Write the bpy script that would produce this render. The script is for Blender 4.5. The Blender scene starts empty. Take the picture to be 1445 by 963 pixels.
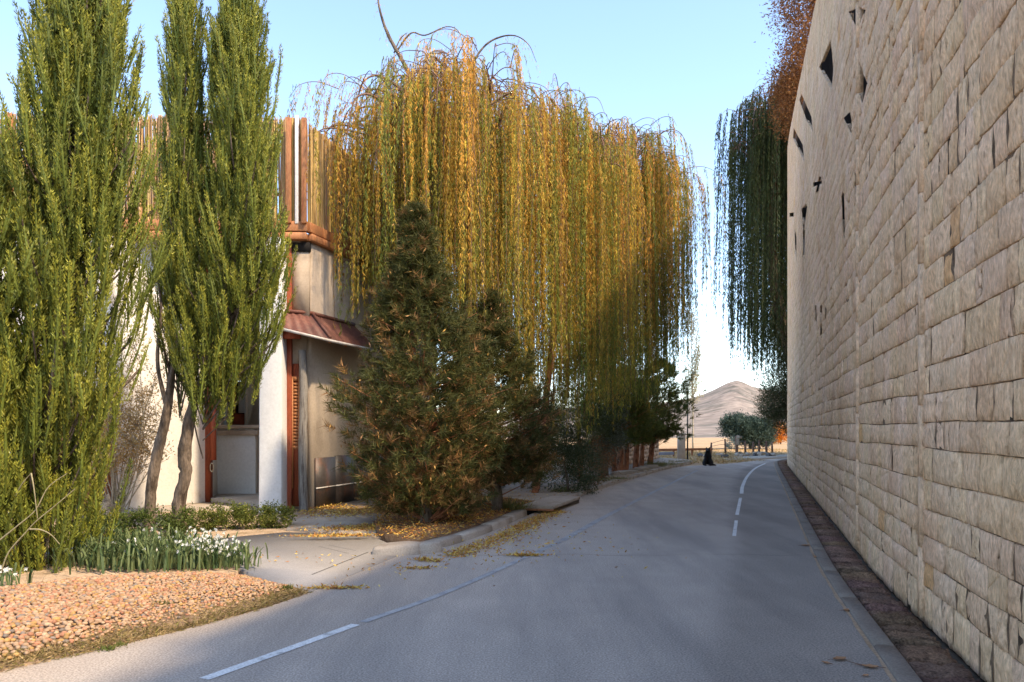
import bpy, bmesh, math, random
import numpy as np
from mathutils import Vector
C = bpy.context.scene.collection
R = np.random.default_rng(7)
random.seed(7)
F_PX, CU, HV, CAMZ = 1100.0, 722.5, 605.0, 1.6     # focal length in photo pixels, centre column, horizon row, eye height
# ------------------------------------------------------------------ camera, sky, sun, exposure
cam = bpy.data.cameras.new('camera'); cam_o = bpy.data.objects.new('camera', cam); C.objects.link(cam_o)
cam_o.location = (0, 0, CAMZ); cam_o.rotation_euler = (math.pi/2, 0, 0)
cam.sensor_width = 36; cam.lens = 36*F_PX/1445; cam.shift_y = (HV-481.5)/1445
cam.clip_start = 0.05; cam.clip_end = 5000
bpy.context.scene.camera = cam_o
SUN_EL = math.radians(50); SUN_DIR = np.array([0.8, -0.6])      # horizontal direction towards the sun
world = bpy.data.worlds.new('World'); bpy.context.scene.world = world; world.use_nodes = True
nt = world.node_tree; bg = nt.nodes['Background']
sky = nt.nodes.new('ShaderNodeTexSky'); sky.sky_type = 'NISHITA'; sky.sun_disc = False
sky.sun_elevation = SUN_EL; sky.sun_rotation = math.atan2(SUN_DIR[0], SUN_DIR[1])
sky.air_density = 0.85; sky.dust_density = 0.6; sky.ozone_density = 0.3
nt.links.new(sky.outputs[0], bg.inputs[0]); bg.inputs[1].default_value = 0.15
sun = bpy.data.lights.new('sun', 'SUN'); sun.energy = 2.15; sun.angle = math.radians(3.0); sun.color = (1.0, 0.80, 0.56)
sun_o = bpy.data.objects.new('sun', sun); C.objects.link(sun_o)
sd = Vector((SUN_DIR[0]*math.cos(SUN_EL), SUN_DIR[1]*math.cos(SUN_EL), math.sin(SUN_EL)))
sun_o.rotation_euler = sd.to_track_quat('Z', 'Y').to_euler(); sun_o.location = (20, -15, 30)
vs = bpy.context.scene.view_settings
vs.view_transform = 'Standard'; vs.look = 'None'; vs.gamma = 1; vs.exposure = 1.76
try: vs.use_curve_mapping = False
except Exception: pass
bpy.context.scene.cycles.max_bounces = 8
bpy.context.scene.cycles.transparent_max_bounces = 8

# ------------------------------------------------------------------ helpers
def G(u, v, z=0.0):
    Y = (CAMZ-z)*F_PX/(v-HV); return np.array([(u-CU)/F_PX*Y, Y, z])
def P(u, v, Y): return np.array([(u-CU)/F_PX*Y, Y, CAMZ-(v-HV)/F_PX*Y])
def wloc(o):
    v = Vector((0, 0, 0))
    while o is not None: v = v+o.location; o = o.parent
    return np.array(v)
def mk(name, V, F, mat, parent=None, loc=None, col=None, smooth=False, label=None):
    V = np.asarray(V, dtype=np.float64).reshape(-1, 3)
    base = wloc(parent) if parent is not None else np.array(loc if loc is not None else (0, 0, 0), dtype=float)
    me = bpy.data.meshes.new(name)
    if isinstance(F, np.ndarray): F = [F]
    if len(F) and isinstance(F[0], np.ndarray) and F[0].ndim == 2:
        loops = np.concatenate([f.reshape(-1) for f in F]).astype(np.int32)
        tot = np.concatenate([np.full(len(f), f.shape[1]) for f in F]).astype(np.int32)
    else:
        loops = np.array([i for f in F for i in f], dtype=np.int32)
        tot = np.array([len(f) for f in F], dtype=np.int32)
    me.vertices.add(len(V)); me.vertices.foreach_set('co', (V-base).astype(np.float32).ravel())
    me.loops.add(len(loops)); me.loops.foreach_set('vertex_index', loops)
    me.polygons.add(len(tot)); st = np.concatenate([[0], np.cumsum(tot)[:-1]]).astype(np.int32)
    me.polygons.foreach_set('loop_start', st)
    me.polygons.foreach_set('loop_total', tot)
    if smooth: me.polygons.foreach_set('use_smooth', np.ones(len(tot), dtype=bool))
    if col is not None:
        a = me.color_attributes.new('Col', 'FLOAT_COLOR', 'POINT')
        c4 = np.ones((len(V), 4), dtype=np.float32); c4[:, :3] = col
        a.data.foreach_set('color', c4.ravel())
    me.update(calc_edges=True); me.validate()
    if mat is not None: me.materials.append(mat)
    o = bpy.data.objects.new(name, me); C.objects.link(o)
    if parent is not None: o.parent = parent
    else: o.location = tuple(base)
    if label: o['label'] = label
    return o
def tag(o, label, cat, group=None):
    o['label'] = label; o['category'] = cat
    if group: o['group'] = group
    return o
def thing(name, label, cat, loc, group=None):
    o = bpy.data.objects.new(name, None); C.objects.link(o); o.empty_display_size = 0.2
    o.location = tuple(float(x) for x in loc); return tag(o, label, cat, group)
def struct(o): o['kind'] = 'structure'; return o
def stuff(o, label=None, cat=None):
    o['kind'] = 'stuff'
    if label: o['label'] = label
    if cat: o['category'] = cat
    return o
def norm(a): return a/np.maximum(np.linalg.norm(a, axis=-1, keepdims=True), 1e-9)
class MB:                                   # collects geometry for one mesh
    def __init__(s): s.V = []; s.F = []; s.n = 0; s.C = []
    def add(s, V, F, col=None):
        V = np.asarray(V, float).reshape(-1, 3)
        s.V.append(V); s.F += [[int(i)+s.n for i in f] for f in F]; s.n += len(V)
        if col is not None: s.C.append(np.broadcast_to(np.asarray(col, float), (len(V), 3)))
        return s
    def box(s, a, b, col=None):
        x0, y0, z0 = a; x1, y1, z1 = b
        V = [(x0, y0, z0), (x1, y0, z0), (x1, y1, z0), (x0, y1, z0), (x0, y0, z1), (x1, y0, z1), (x1, y1, z1), (x0, y1, z1)]
        return s.add(V, BF, col)
    def seg(s, p, q, th, z0, z1, col=None, z0b=None, z1b=None):   # wall-like box from p to q, thickness th centred
        p = np.array(p[:2], float); q = np.array(q[:2], float); d = (q-p)/np.linalg.norm(q-p); n = np.array([-d[1], d[0]])*th/2
        z0b = z0 if z0b is None else z0b; z1b = z1 if z1b is None else z1b
        c = [p-n, q-n, q+n, p+n]; za = [z0, z0b, z0b, z0]; zb = [z1, z1b, z1b, z1]
        return s.add([(*c[i], za[i]) for i in range(4)]+[(*c[i], zb[i]) for i in range(4)], BF, col)
    def tube(s, pts, rad, n=8, col=None, bump=0.0, cap=True):
        pts = np.asarray(pts, float); k = len(pts); rad = np.broadcast_to(np.asarray(rad, float), (k,))
        T = norm(np.gradient(pts, axis=0)); ref = np.array([0.31, 0.95, 0.05]) if abs(T[0][2]) > .6 else np.array([0, 0.1, 1.0])
        A = norm(np.cross(T, ref)); B = np.cross(T, A); an = np.arange(n)*2*np.pi/n
        rr = rad[:, None]*(1+bump*R.standard_normal((k, n)))
        V = pts[:, None]+rr[..., None]*(A[:, None]*np.cos(an)[None, :, None]+B[:, None]*np.sin(an)[None, :, None])
        F = [[i*n+j, i*n+(j+1) % n, (i+1)*n+(j+1) % n, (i+1)*n+j] for i in range(k-1) for j in range(n)]
        if cap: F += [list(range(n))[::-1], list(range((k-1)*n, k*n))]
        return s.add(V, F, col)
    def build(s, name, mat, parent=None, loc=None, smooth=False, label=None, bevel=0.0):
        o = mk(name, np.concatenate(s.V), s.F, mat, parent, loc, np.concatenate(s.C) if s.C else None, smooth, label)
        if bevel:
            b = o.modifiers.new('bevel', 'BEVEL'); b.width = bevel; b.segments = 2; b.limit_method = 'ANGLE'
        return o
BF = [[0, 3, 2, 1], [4, 5, 6, 7], [0, 1, 5, 4], [1, 2, 6, 5], [2, 3, 7, 6], [3, 0, 4, 7]]
def spline(pts, n=8):
    p = np.asarray(pts, float); p = np.vstack([2*p[0]-p[1], p, 2*p[-1]-p[-2]]); out = []
    for i in range(1, len(p)-2):
        for t in np.linspace(0, 1, n, endpoint=False):
            a, b, c, d = p[i-1:i+3]
            out.append(.5*((2*b)+(-a+c)*t+(2*a-5*b+4*c-d)*t*t+(-a+3*b-3*c+d)*t**3))
    out.append(p[-2]); return np.array(out)
def sinnoise(x, y, seed=0, oct=4):          # cheap smooth noise
    r = np.random.default_rng(seed); o = 0; a = 1.0; f = 1.0
    for _ in range(oct):
        for _ in range(3):
            th = r.uniform(0, 6.28); ph = r.uniform(0, 6.28); o = o+a/3*np.sin(f*(x*np.cos(th)+y*np.sin(th))+ph)
        a *= .5; f *= 2.03
    return o
# ------------------------------------------------------------------ materials
def newmat(name):
    m = bpy.data.materials.new(name); m.use_nodes = True; nt = m.node_tree
    return m, nt, nt.nodes['Principled BSDF'], nt.links
def mat_noise(name, c1, c2, scale=3, rough=.85, fine=40, fstr=.25, bump=.3, bscale=60, c3=None, s3=.6, t3=(.52, .68), spec=.3, stretch=(1, 1, 1), attr=False, bdist=.02, metal=0, st3=None, bump2=0):
    m, nt, b, L = newmat(name); N = nt.nodes.new
    tc = N('ShaderNodeTexCoord'); geo = N('ShaderNodeNewGeometry'); mp = N('ShaderNodeMapping'); mp.inputs['Scale'].default_value = stretch
    L.new(geo.outputs['Position'], mp.inputs['Vector'])
    def noise(sc, det=6, r=.6):
        n = N('ShaderNodeTexNoise'); n.inputs['Scale'].default_value = sc; n.inputs['Detail'].default_value = det; n.inputs['Roughness'].default_value = r
        L.new(mp.outputs[0], n.inputs['Vector']); return n
    def mix(kind, fac, a, bb):
        x = N('ShaderNodeMix'); x.data_type = 'RGBA'; x.blend_type = kind
        for sock, val in ((x.inputs[0], fac), (x.inputs[6], a), (x.inputs[7], bb)):
            if hasattr(val, 'is_output'): L.new(val, sock)
            else: sock.default_value = val
        return x.outputs[2]
    n1 = noise(scale); rp = N('ShaderNodeMapRange'); rp.inputs[1].default_value = .33; rp.inputs[2].default_value = .67; L.new(n1.outputs[0], rp.inputs[0])
    c = mix('MIX', rp.outputs[0], (*c1, 1), (*c2, 1))
    if c3 is not None:
        n3 = noise(s3, 8, .65)
        if st3: mp3 = N('ShaderNodeMapping'); mp3.inputs['Scale'].default_value = st3; L.new(geo.outputs['Position'], mp3.inputs['Vector']); L.new(mp3.outputs[0], n3.inputs['Vector'])
        r3 = N('ShaderNodeMapRange'); r3.inputs[1].default_value = t3[0]; r3.inputs[2].default_value = t3[1]; L.new(n3.outputs[0], r3.inputs[0])
        c = mix('MIX', r3.outputs[0], c, (*c3, 1))
    if attr:
        at = N('ShaderNodeAttribute'); at.attribute_name = 'Col'; c = mix('MULTIPLY', 1.0, c, at.outputs['Color'])
    n2 = noise(fine, 3); r2 = N('ShaderNodeMapRange'); r2.inputs[1].default_value = .3; r2.inputs[2].default_value = .7
    r2.inputs[3].default_value = 1-fstr; r2.inputs[4].default_value = 1+fstr*.6; L.new(n2.outputs[0], r2.inputs[0])
    cc = N('ShaderNodeCombineColor'); [L.new(r2.outputs[0], cc.inputs[i]) for i in range(3)]
    c = mix('MULTIPLY', 1.0, c, cc.outputs[0]); L.new(c, b.inputs['Base Color'])
    b.inputs['Roughness'].default_value = rough; b.inputs['Specular IOR Level'].default_value = spec; b.inputs['Metallic'].default_value = metal
    if bump:
        n4 = noise(bscale, 5, .65); bp = N('ShaderNodeBump'); bp.inputs['Strength'].default_value = bump; bp.inputs['Distance'].default_value = bdist
        L.new(n4.outputs[0], bp.inputs['Height']); L.new(bp.outputs[0], b.inputs['Normal'])
        if bump2: n5 = noise(7, 4, .6); b2 = N('ShaderNodeBump'); b2.inputs['Strength'].default_value = bump2; b2.inputs['Distance'].default_value = .09; L.new(n5.outputs[0], b2.inputs['Height']); L.new(b2.outputs[0], bp.inputs['Normal'])
    return m
def mat_leaf(name, trans=.35, rough=.6, spec=.25):
    m, nt, b, L = newmat(name); N = nt.nodes.new
    at = N('ShaderNodeAttribute'); at.attribute_name = 'Col'
    L.new(at.outputs['Color'], b.inputs['Base Color']); b.inputs['Roughness'].default_value = rough; b.inputs['Specular IOR Level'].default_value = spec
    if trans:
        t = N('ShaderNodeBsdfTranslucent'); L.new(at.outputs['Color'], t.inputs['Color']); mx = N('ShaderNodeMixShader'); mx.inputs[0].default_value = trans
        L.new(b.outputs[0], mx.inputs[1]); L.new(t.outputs[0], mx.inputs[2]); L.new(mx.outputs[0], nt.nodes['Material Output'].inputs[0])
    return m
M_leaf = mat_leaf('leaf'); M_scale = mat_leaf('cypress_scale', .06, .55, .3); M_needle = mat_leaf('needle', .2); M_dry = mat_leaf('dry_leaf_material', .15, .75, .2)
M_asph = mat_noise('asphalt', (.41, .36, .31), (.48, .42, .36), 1.3, .9, 70, .5, .8, 130, (.33, .295, .26), .9, (.45, .64), .2, bdist=.012, attr=True, st3=(1, .13, 1))
M_drive = mat_noise('driveway_asphalt', (.25, .24, .235), (.30, .285, .27), .6, .92, 80, .25, .4, 150, None, spec=.2, bdist=.008)
M_paint = mat_noise('road_paint', (.60, .60, .58), (.72, .72, .69), 3, .8, 60, .3, .2, 150, (.32, .31, .29), 7, (.52, .66), bdist=.004)
M_paintold = mat_noise('worn_road_paint', (.36, .36, .35), (.42, .415, .40), 3, .85, 50, .25, .2, 150, (.28, .28, .28), 5, (.42, .6), bdist=.004)
M_crack = mat_noise('crack_tar', (.03, .03, .03), (.05, .05, .05), 8, .9, 60, .3, 0)
M_stone = mat_noise('wall_stone', (.80, .54, .34), (.85, .605, .405), 1.4, .92, 34, .34, 1.0, 24, (.66, .42, .25), 1.7, (.50, .72), .12, attr=True, bdist=.04, stretch=(1, 1, .45), bump2=.4)
M_mortar = mat_noise('wall_mortar', (.50, .36, .23), (.60, .45, .30), 2.5, .95, 40, .3, .6, 40, (.07, .045, .03), 5, (.46, .60), .1)
M_joint_shade = mat_noise('joint_shade_brown', (.15, .10, .065), (.25, .175, .115), 6, .95, 40, .4, .8, 50, (.07, .048, .033), 4, (.5, .62), .1)  # shade of deep narrow joints painted as a dark brown colour
M_core = mat_noise('wall_core_rubble', (.09, .065, .045), (.13, .10, .07), 3, .95, 30, .3, .5, 30)
M_gut = mat_noise('gutter_stone', (.20, .125, .085), (.31, .20, .135), 7, .95, 55, .6, 1.0, 45, (.10, .065, .045), 6, (.54, .66), .15, attr=True, bdist=.03)
M_conc = mat_noise('kerb_concrete', (.19, .16, .13), (.24, .205, .17), 2, .9, 60, .25, .4, 90, (.12, .11, .10), 3, (.55, .7), .2, bdist=.01)
M_tanconc = mat_noise('tan_concrete', (.36, .30, .235), (.43, .365, .29), 1.2, .92, 50, .22, .4, 70, (.27, .21, .15), 2.2, (.52, .68), .2, bdist=.01)
M_earth = mat_noise('tan_earth', (.36, .26, .17), (.46, .34, .23), 1.0, .97, 30, .3, .6, 45, (.28, .20, .12), 1.3, (.52, .66), .1)
M_ground = mat_noise('dry_ground', (.26, .20, .12), (.34, .26, .16), .3, .97, 8, .3, .4, 12, (.20, .17, .09), .15, (.5, .65), .1)
M_field = mat_noise('stubble_field', (.38, .25, .135), (.45, .31, .18), .12, .97, 3, .25, .4, 5, (.38, .27, .13), .4, (.5, .65), .1)
M_hill = mat_noise('hill_scrub', (.24, .195, .16), (.30, .245, .195), .012, .98, .25, .35, .4, .12, (.15, .135, .11), .09, (.46, .60), .05, bdist=1)
M_white = mat_noise('white_plaster', (.74, .69, .62), (.80, .76, .70), 1.2, .9, 25, .08, .5, 14, (.62, .53, .43), 1.6, (.55, .75), .2, bdist=.02)
M_col = mat_noise('pale_column_plaster', (.66, .66, .64), (.73, .73, .71), 1.2, .9, 25, .08, .4, 14, (.56, .54, .50), 2, (.58, .75), .2, bdist=.01)
M_beige = mat_noise('beige_plaster', (.46, .36, .26), (.53, .43, .32), .9, .92, 25, .1, .4, 20, (.36, .28, .20), 1.5, (.52, .7), .2, bdist=.01)
M_redwood = mat_noise('red_painted_wood', (.30, .065, .03), (.42, .11, .045), 3, .6, 30, .3, .4, 30, (.18, .045, .025), 3, (.5, .65), .3, stretch=(4, 4, .6), bdist=.006)
M_orwood = mat_noise('orange_wood', (.42, .17, .065), (.50, .23, .095), 3, .6, 30, .3, .4, 30, (.32, .10, .035), 3, (.5, .66), .3, stretch=(4, 4, .6), bdist=.006)
M_plank = mat_noise('brown_plank', (.33, .14, .065), (.42, .19, .09), 3, .75, 30, .3, .4, 30, (.22, .085, .04), 3, (.5, .66), .3, stretch=(6, 6, .5), bdist=.008)
M_greywood = mat_noise('grey_timber', (.24, .22, .19), (.34, .31, .27), 4, .9, 40, .3, .6, 30, (.12, .10, .085), 4, (.5, .62), .2, stretch=(6, 6, .5), bdist=.01)
M_metal = mat_noise('dark_rusted_sheet', (.035, .03, .028), (.06, .045, .038), 2, .5, 20, .3, .2, 20, (.14, .05, .02), 2, (.54, .7), .4, bdist=.01)
M_roof = mat_noise('rusty_roof_sheet', (.13, .045, .03), (.20, .075, .048), 3, .6, 20, .3, .3, 20, (.11, .045, .03), 2, (.5, .65), .4, bdist=.01)
M_tin = mat_noise('bare_tin', (.45, .42, .38), (.55, .52, .48), 4, .45, 30, .2, .2, 30, (.28, .16, .10), 4, (.55, .68), .5, bdist=.005)
M_reed = mat_noise('reed', (.55, .36, .17), (.68, .47, .25), 6, .8, 30, .3, .3, 40, None, spec=.2, stretch=(8, 8, .4), attr=True, bdist=.008)
M_bark = mat_noise('grey_brown_bark', (.14, .105, .075), (.24, .185, .14), 9, .95, 40, .35, 1.0, 26, (.075, .055, .04), 7, (.5, .62), .1, stretch=(1, 1, .3), bdist=.03)
M_pbark = mat_noise('red_pine_bark', (.36, .15, .075), (.46, .20, .10), 9, .95, 40, .35, 1.0, 26, (.11, .055, .035), 6, (.5, .62), .1, stretch=(1, 1, .5), bdist=.03)
M_twig = mat_noise('twig_bark', (.15, .085, .06), (.22, .13, .09), 8, .9, 40, .3, .3, 30)
M_ptwig = mat_noise('pale_twig', (.40, .33, .22), (.50, .42, .30), 8, .9, 40, .3, .3, 30)
M_stem2 = mat_noise('dull_stem', (.26, .22, .12), (.34, .29, .17), 8, .9, 40, .3, .3, 30)
M_bedsoil = mat_noise('gravelly_soil', (.24, .16, .10), (.33, .23, .15), 3, .97, 30, .4, .8, 40, (.17, .11, .07), 2, (.5, .65), .1)
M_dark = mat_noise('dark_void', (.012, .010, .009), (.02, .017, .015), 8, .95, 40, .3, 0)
M_peb = mat_noise('pebble_stone', (.88, .88, .88), (1, 1, 1), 10, .75, 60, .15, .3, 60, attr=True, spec=.3, bdist=.004)
M_fur = mat_noise('black_fur', (.008, .007, .006), (.016, .013, .011), 20, .7, 120, .4, .8, 150, bdist=.01)
M_rock = mat_noise('grey_rock', (.10, .095, .09), (.19, .18, .17), 6, .92, 30, .4, 1.0, 14, (.05, .047, .045), 5, (.5, .62), .2, bdist=.03)
M_brick = mat_noise('pinkish_garden_wall', (.50, .34, .22), (.58, .41, .28), 1.5, .92, 12, .2, .5, 12, attr=True)
M_blue = mat_noise('blue_grey_paint', (.20, .25, .36), (.26, .31, .42), 3, .6, 30, .2, .1, 30)
M_petal = mat_leaf('petal', .3, .6, .2)
M_black = mat_noise('black_iron', (.03, .03, .03), (.05, .045, .04), 5, .6, 40, .3, .1, 40)
M_soil = mat_noise('leafy_soil', (.15, .09, .05), (.22, .135, .075), 2, .97, 25, .4, .8, 30, (.10, .06, .035), 3, (.5, .65), .1)

# ------------------------------------------------------------------ foliage builders
def leaves(P0, D, L, W, col, side=None, jit=.15, tri=False):
    """diamond-shaped leaf faces; P0 base points, D directions"""
    n = len(P0); D = norm(D); L = np.broadcast_to(L, (n,))[:, None]*(1+.3*R.standard_normal((n, 1)).clip(-1, 1)); W = np.broadcast_to(W, (n,))[:, None]
    if side is None: side = R.standard_normal((n, 3))
    S = norm(np.cross(D, side)); Nn = np.cross(D, S)
    if tri:
        V = np.stack([P0-W*.5*S, P0+W*.5*S, P0+L*D+.08*L*Nn*np.sign(R.standard_normal((n, 1)))], 1).reshape(-1, 3)
        c = np.asarray(col, float); c = np.broadcast_to(c, (n, 3)) if c.ndim == 1 else c
        return V, np.arange(3*n).reshape(-1, 3), np.repeat(c*(1+jit*R.standard_normal((n, 1))).clip(.45, 1.7), 3, 0)
    V = np.stack([P0, P0+.45*L*D+W*.5*S+.06*L*Nn, P0+L*D-.05*L*Nn, P0+.45*L*D-W*.5*S+.06*L*Nn], 1).reshape(-1, 3)
    F = np.arange(4*n).reshape(-1, 4)
    c = np.asarray(col, float); c = np.broadcast_to(c, (n, 3)) if c.ndim == 1 else c
    c = c*(1+jit*R.standard_normal((n, 1))).clip(.45, 1.7)
    return V, F, np.repeat(c, 4, 0)
class Leafset:
    def __init__(s): s.p = []; s.d = []; s.l = []; s.w = []; s.c = []
    def add(s, p, d, l, w, c):
        n = len(p); s.p.append(p); s.d.append(d); s.l.append(np.broadcast_to(l, (n,))); s.w.append(np.broadcast_to(w, (n,))); s.c.append(np.broadcast_to(c, (n, 3)))
    def build(s, name, mat, parent=None, loc=None, jit=.18, tri=False):
        V, F, c = leaves(np.concatenate(s.p), np.concatenate(s.d), np.concatenate(s.l), np.concatenate(s.w), np.concatenate(s.c), jit=jit, tri=tri)
        return mk(name, V, F, mat, parent, loc, c)
def lerp(a, b, t): t = np.asarray(t)[..., None]; return np.asarray(a)*(1-t)+np.asarray(b)*t
def rdir(n, up=0.0): d = norm(R.standard_normal((n, 3))); d[:, 2] += up; return norm(d)

# ------------------------------------------------------------------ the stone wall's line (needed by several builders)
WPTS = spline([(1.05, -2), (1.68, 0), (3.03, 4.92), (3.93, 8.19), (4.86, 11.2), (7.86, 20.7), (10.6, 29.4), (12.4, 35), (13.3, 37.5), (14.6, 39.9), (17.2, 42), (21.5, 43.6), (28, 45)], 24)
WS = np.concatenate([[0], np.cumsum(np.linalg.norm(np.diff(WPTS, axis=0), axis=1))])
WT = norm(np.gradient(WPTS, axis=0)); WN = np.stack([-WT[:, 1], WT[:, 0]], 1)      # outward normal, towards the road
def wpt(s, off, z):
    s = np.asarray(s, float); x = np.interp(s, WS, WPTS[:, 0]); y = np.interp(s, WS, WPTS[:, 1]); nx = np.interp(s, WS, WN[:, 0]); ny = np.interp(s, WS, WN[:, 1])
    return np.stack([x+nx*off, y+ny*off, np.broadcast_to(z, x.shape)], -1)
def s_of_y(y): i = np.argmax(WPTS[:, 1] > y); return float(np.interp(y, WPTS[:i+1, 1], WS[:i+1]))
HY = [(-12, 7.2), (2.5, 7.2), (5, 7.2), (8.2, 7.6), (11.2, 8.8), (14, 10), (17.8, 11.4), (25, 12.7), (37.5, 14.9), (46, 15.4)]
def wall_h(s): y = np.interp(s, WS, WPTS[:, 1]); return np.interp(y, [a for a, b in HY], [b for a, b in HY])
_k = (WPTS[:, 1] > 3.0) & (WPTS[:, 1] < 37.6)
def wall_uv(u, v):
    r = (u-CU)/F_PX; rat = WPTS[_k, 0]/WPTS[_k, 1]; o = np.argsort(rat); s = float(np.interp(r, rat[o], WS[_k][o]))
    y = float(np.interp(s, WS, WPTS[:, 1])); return s, CAMZ-(v-HV)/F_PX*y

# ================================================================== SETTING: ground, road, hills
def grid_mesh(name, xs, ys, zf, mat):
    X, Y = np.meshgrid(xs, ys); Z = zf(X, Y); V = np.stack([X, Y, Z], -1).reshape(-1, 3); n = len(xs); m = len(ys)
    i = np.arange(n*m).reshape(m, n); F = np.stack([i[:-1, :-1], i[:-1, 1:], i[1:, 1:], i[1:, :-1]], -1).reshape(-1, 4)
    return struct(mk(name, V, F, mat, smooth=True))
grid_mesh('ground', np.linspace(-1500, 1500, 31), np.linspace(-1500, 2500, 41), lambda x, y: x*0-.08, M_ground)
def hillz(x, y):
    x = x/np.maximum(y, 60)*545
    t = np.clip((y-112)/430, 0, 1); rise = t*t*(3-2*t)
    ridge = 17+7.5*np.exp(-((x-156)/13)**2)+5*np.exp(-((x-150)/36)**2)+5*np.exp(-((x-192)/26)**2)+1.6*sinnoise(x/9, y/60, 77, 3)+3*np.sin(x/70)-6*np.exp(-((x+40)/120)**2)
    back = np.clip((y-600)/500, 0, 1)
    return -.12+np.maximum(rise*ridge*(1-.6*back)*(1+.07*sinnoise(x/34, y/34, 3, 4))+rise*1.3*sinnoise(x/14, y/14, 5, 4), rise*2)
grid_mesh('hill', np.linspace(-700, 1100, 260), np.linspace(112, 1100, 130), hillz, M_hill)
grid_mesh('field', np.linspace(-60, 140, 81), np.linspace(34, 118, 50), lambda x, y: -.05+np.clip((y-40)/80, 0, 1)*.25+.03*sinnoise(x/2, y/2, 9, 3), M_field)
# road: left and right edges in plan
Ledge = spline([(-4.2, -6), (-3.9, 0), (-3.42, 5.0), (-2.95, 5.68), (-2.37, 6.64), (-1.96, 7.65), (-1.6, 9.3), (-1.30, 10.1), (-.72, 10.93), (.30, 14.4), (1.03, 16.8), (3.36, 23.5), (5.76, 29.8), (7.3, 33.0), (8.6, 34.3), (10.2, 36.0), (11.6, 38.2), (13.6, 40.9), (17.4, 43.9), (24, 46.4)], 10)
def resample(p, n):
    s = np.concatenate([[0], np.cumsum(np.linalg.norm(np.diff(p, axis=0), axis=1))]); t = np.linspace(0, s[-1], n)
    return np.stack([np.interp(t, s, p[:, k]) for k in range(p.shape[1])], 1)
s0 = .1; KERB_IN, KERB_OUT = .43, .58
Redge = wpt(np.linspace(s0, WS[-1]-1, 400), KERB_OUT-.02, 0)[:, :2]
yr = np.linspace(-1.7, 32.5, 210); lb = Ledge[Ledge[:, 1] > 32.5]; rb = Redge[Redge[:, 1] > 32.5]
La = np.vstack([np.c_[np.interp(yr, Ledge[:, 1], Ledge[:, 0]), yr], resample(lb, 90)]); Ra = np.vstack([np.c_[np.interp(yr, Redge[:, 1], Redge[:, 0]), yr], resample(rb, 90)])
K = 60; Vr = np.stack([np.concatenate([La+(Ra-La)*t, np.zeros((300, 1))], 1) for t in np.linspace(0, 1, K)], 1)
i = np.arange(300*K).reshape(300, K); Fr = np.stack([i[:-1, :-1], i[:-1, 1:], i[1:, 1:], i[1:, :-1]], -1).reshape(-1, 4)
lane = spline([(.3, 0), (.95, 4.0), (1.17, 4.92), (2.9, 10.35), (5.2, 18.5), (7.0, 24.5), (8.6, 29.5), (10.2, 33.6), (11.9, 36.6), (13.4, 38.9), (16, 41.6), (19, 43.3)], 12)
Vr = Vr.reshape(-1, 3); sdl = Vr[:, 0]-np.interp(Vr[:, 1], lane[:, 1], lane[:, 0]); tl_ = np.clip((sdl+.10+.10*sinnoise(Vr[:, 0]*2, Vr[:, 1]*.7, 31))/.35, 0, 1); kk = (1-.26*tl_*tl_*(3-2*tl_))*(1+.08*sinnoise(sdl*2.2, Vr[:, 1]*.12, 32, 3))   # the right lane carries an older, coarser mix
dle = np.clip(np.repeat(np.linspace(0, 1, K)[None], 300, 0).reshape(-1)*5, 0, 9); dust = np.exp(-dle/.9)[:, None]*(.75+.35*sinnoise(Vr[:, 0]*3, Vr[:, 1]*3, 41))[:, None]
struct(mk('road', Vr, Fr, M_asph, col=kk[:, None]*(1+dust*np.array([.16, .06, -.06]))))
def slab(name, poly, z, mat, thick=.15, parent=None):
    p = np.asarray(poly, float)[:, :2]; n = len(p)
    if sum(p[k][0]*p[(k+1) % n][1]-p[(k+1) % n][0]*p[k][1] for k in range(n)) < 0: p = p[::-1]
    V = np.concatenate([np.c_[p, np.full(n, z)], np.c_[p, np.full(n, z-thick)]]); F = [list(range(n))]+[[k+n, (k+1) % n+n, (k+1) % n, k] for k in range(n)]
    o = mk(name, V, F, mat, parent); return o
def strip(name, pts, w, z, mat, n=10):
    c = spline(np.asarray(pts)[:, :2], n); T = norm(np.gradient(c, axis=0)); N_ = np.stack([-T[:, 1], T[:, 0]], 1)
    w = np.interp(np.linspace(0, 1, len(c)), np.linspace(0, 1, len(np.atleast_1d(w))), np.atleast_1d(w)) if np.ndim(w) else np.full(len(c), w)
    V = np.concatenate([np.c_[c-N_*w[:, None]/2, np.full(len(c), z)], np.c_[c+N_*w[:, None]/2, np.full(len(c), z)]]); m = len(c)
    return struct(mk(name, V, np.stack([np.arange(m-1), np.arange(1, m), m+np.arange(1, m), m+np.arange(m-1)], 1), mat))
strip('road_marking', [G(288, 959), G(400, 919), G(502, 882)], [.085, .085, .085], .004, M_paint)
strip('road_marking', [G(512, 878.5), G(640, 832), G(790, 765)], .08, .004, M_paintold)
strip('road_marking', [G(793, 763.5), G(880, 716), G(984, 664)], .11, .004, M_paintold)
strip('road_marking', [G(1036, 757), G(1039, 735)], .055, .004, M_paint)
strip('road_marking', [G(1040, 727), G(1045, 703)], .065, .004, M_paint)
strip('road_marking', [G(1046.5, 697), G(1048, 686), G(1055, 672), G(1066, 661), G(1080, 654.2)], .09, .004, M_paint)
cr = [np.array([x, 9.86+.05*math.sin(x*3.1)+.03*math.sin(x*9)]) for x in np.linspace(-1.0, 3.9, 30)]
strip('road_crack', cr, [.003, .010, .006, .011, .004, .010, .005], .004, M_crack, 3)
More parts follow.
